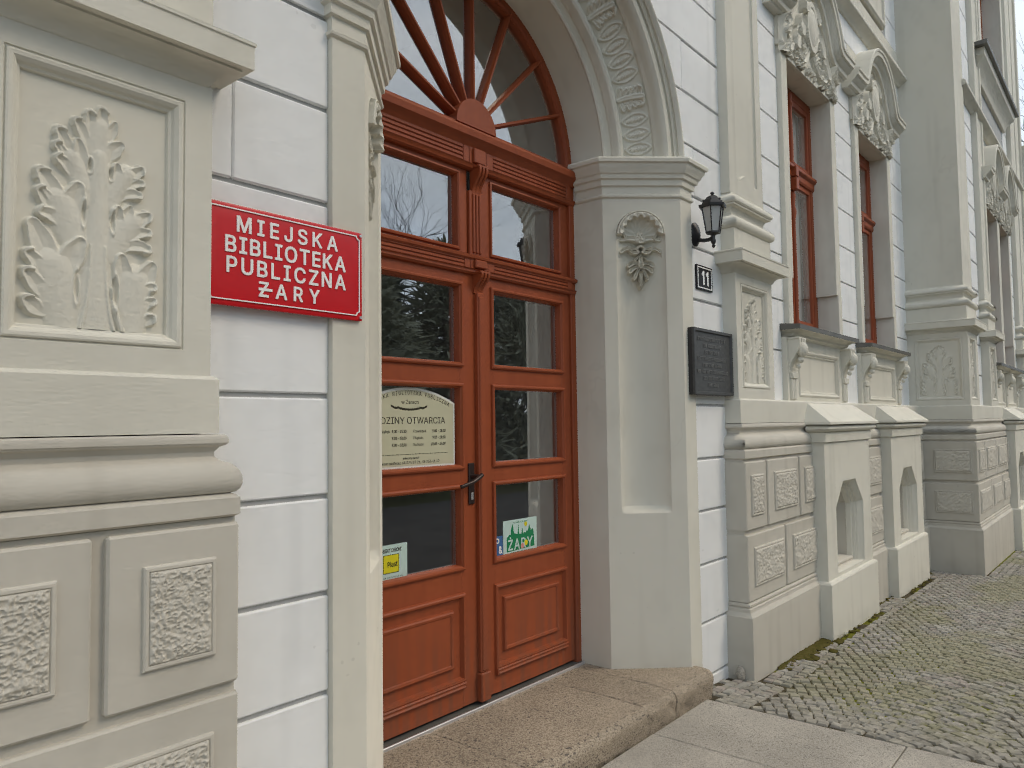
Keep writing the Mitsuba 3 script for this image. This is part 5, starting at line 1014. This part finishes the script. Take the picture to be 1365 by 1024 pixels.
def bare_tree(x, y, z, h, seed, label, spread=0.42, depth=6, group='bare trees', r0_=None):
    r = np.random.default_rng(seed); k = thing('bare_tree', label, 'tree', group)
    segs = []
    def grow(p, d, L, rad, lev):
        n = 3; pts = [p]
        for i in range(n):
            d = d + r.normal(0, 0.12, 3) + np.array([0, 0, 0.05]); d /= np.linalg.norm(d); pts.append(pts[-1] + d * L / n)
        segs.append((lev, tube(pts, np.linspace(rad, rad * 0.68, n + 1), 5 if lev < 3 else 3, False)))
        if lev >= depth: return
        for i in range(3 if lev < 4 else 2):
            a = r.normal(0, 1, 3); a -= a @ d * d; a /= np.linalg.norm(a)
            dd = d * (1 - spread * 0.5) + a * spread * r.uniform(0.7, 1.5); dd[2] += 0.08; dd /= np.linalg.norm(dd)
            grow(pts[-1] if i < 2 else pts[2], dd, L * r.uniform(0.68, 0.86), rad * r.uniform(0.5, 0.66), lev + 1)
    grow(np.array([x, y, z - 0.3]), np.array([0, 0, 1.0]), h * 0.26, r0_ or h * 0.02, 0)
    put(k + '__trunk', join([m for l, m in segs if l < 1]), 'bark', smooth=True)
    put(k + '__crown', join([m for l, m in segs if l >= 1]), 'bark')
    return k
bare_tree(13.7, -16.5, -0.6, 12.6, 1, 'bare tree across the street, reflected in the upper left door light', depth=7, group=None, spread=0.52, r0_=0.16)
bare_tree(20.5, -21.0, -0.7, 9.0, 2, 'smaller bare tree across the street behind the evergreens', depth=6, group=None)
bare_tree(31.0, 1.3, -0.8, 15.0, 5, 'bare tree with thin twigs beyond the far end of the building', depth=7, group=None, spread=0.5, r0_=0.2)
def conifer(x, y, h, w, m, seed, label):
    r = np.random.default_rng(seed); k = thing('evergreen_tree', label, 'tree', 'evergreens across the street'); n = int(3600 * min(1.6, h * w / 16))
    t = r.uniform(0.0, 1, n) ** 0.8; a = r.uniform(0, 2 * math.pi, n); rad = w * (1 - t) ** 0.5 * (0.45 + 0.6 * np.sqrt(r.uniform(0, 1, n))) * (0.8 + 0.35 * np.sin(a * 3 + t * 17 + seed))
    c = np.column_stack([x + rad * np.cos(a), y + rad * np.sin(a), gz(x) - 0.3 + 0.2 + t * h]); out = np.column_stack([np.cos(a), np.sin(a), r.uniform(-0.5, 0.9, n)]) + r.normal(0, 0.35, (n, 3)); out /= np.linalg.norm(out, axis=1, keepdims=True)
    s = r.normal(0, 1, (n, 3)); s -= (s * out).sum(1, keepdims=True) * out; s /= np.linalg.norm(s, axis=1, keepdims=True); L = r.uniform(0.25, 0.6, (n, 1)); wd = r.uniform(0.03, 0.08, (n, 1))
    v = np.stack([c - s * wd, c + s * wd, c + out * L + s * wd * 0.3, c + out * L - s * wd * 0.3], 1).reshape(-1, 3); f = (np.arange(n)[:, None] * 4 + np.array([[0, 1, 2, 0, 2, 3]])).reshape(-1, 3)
    put(k + '__foliage', tm(v, f), m)
    put(k + '__trunk', tube([(x, y, gz(x) - 0.6), (x, y, gz(x) + h * 0.5), (x, y, gz(x) + h * 0.93)], [0.16, 0.10, 0.02], 7), 'bark')
    return k
re = np.random.default_rng(8)
for i in range(26):
    x = -2 + i * 2.0 + re.normal(0, 0.4); y = -13.2 - re.uniform(0, 3.0) - (1.5 if i % 2 else 0); h = re.uniform(6.6, 8.0); pale = i % 2 == 0
    conifer(x, y, h, re.uniform(2.0, 2.6), 'needle_pale' if pale else 'needle_dark', 100 + i, ('pale' if pale else 'dark') + ' dense evergreen tree across the street facing the library')
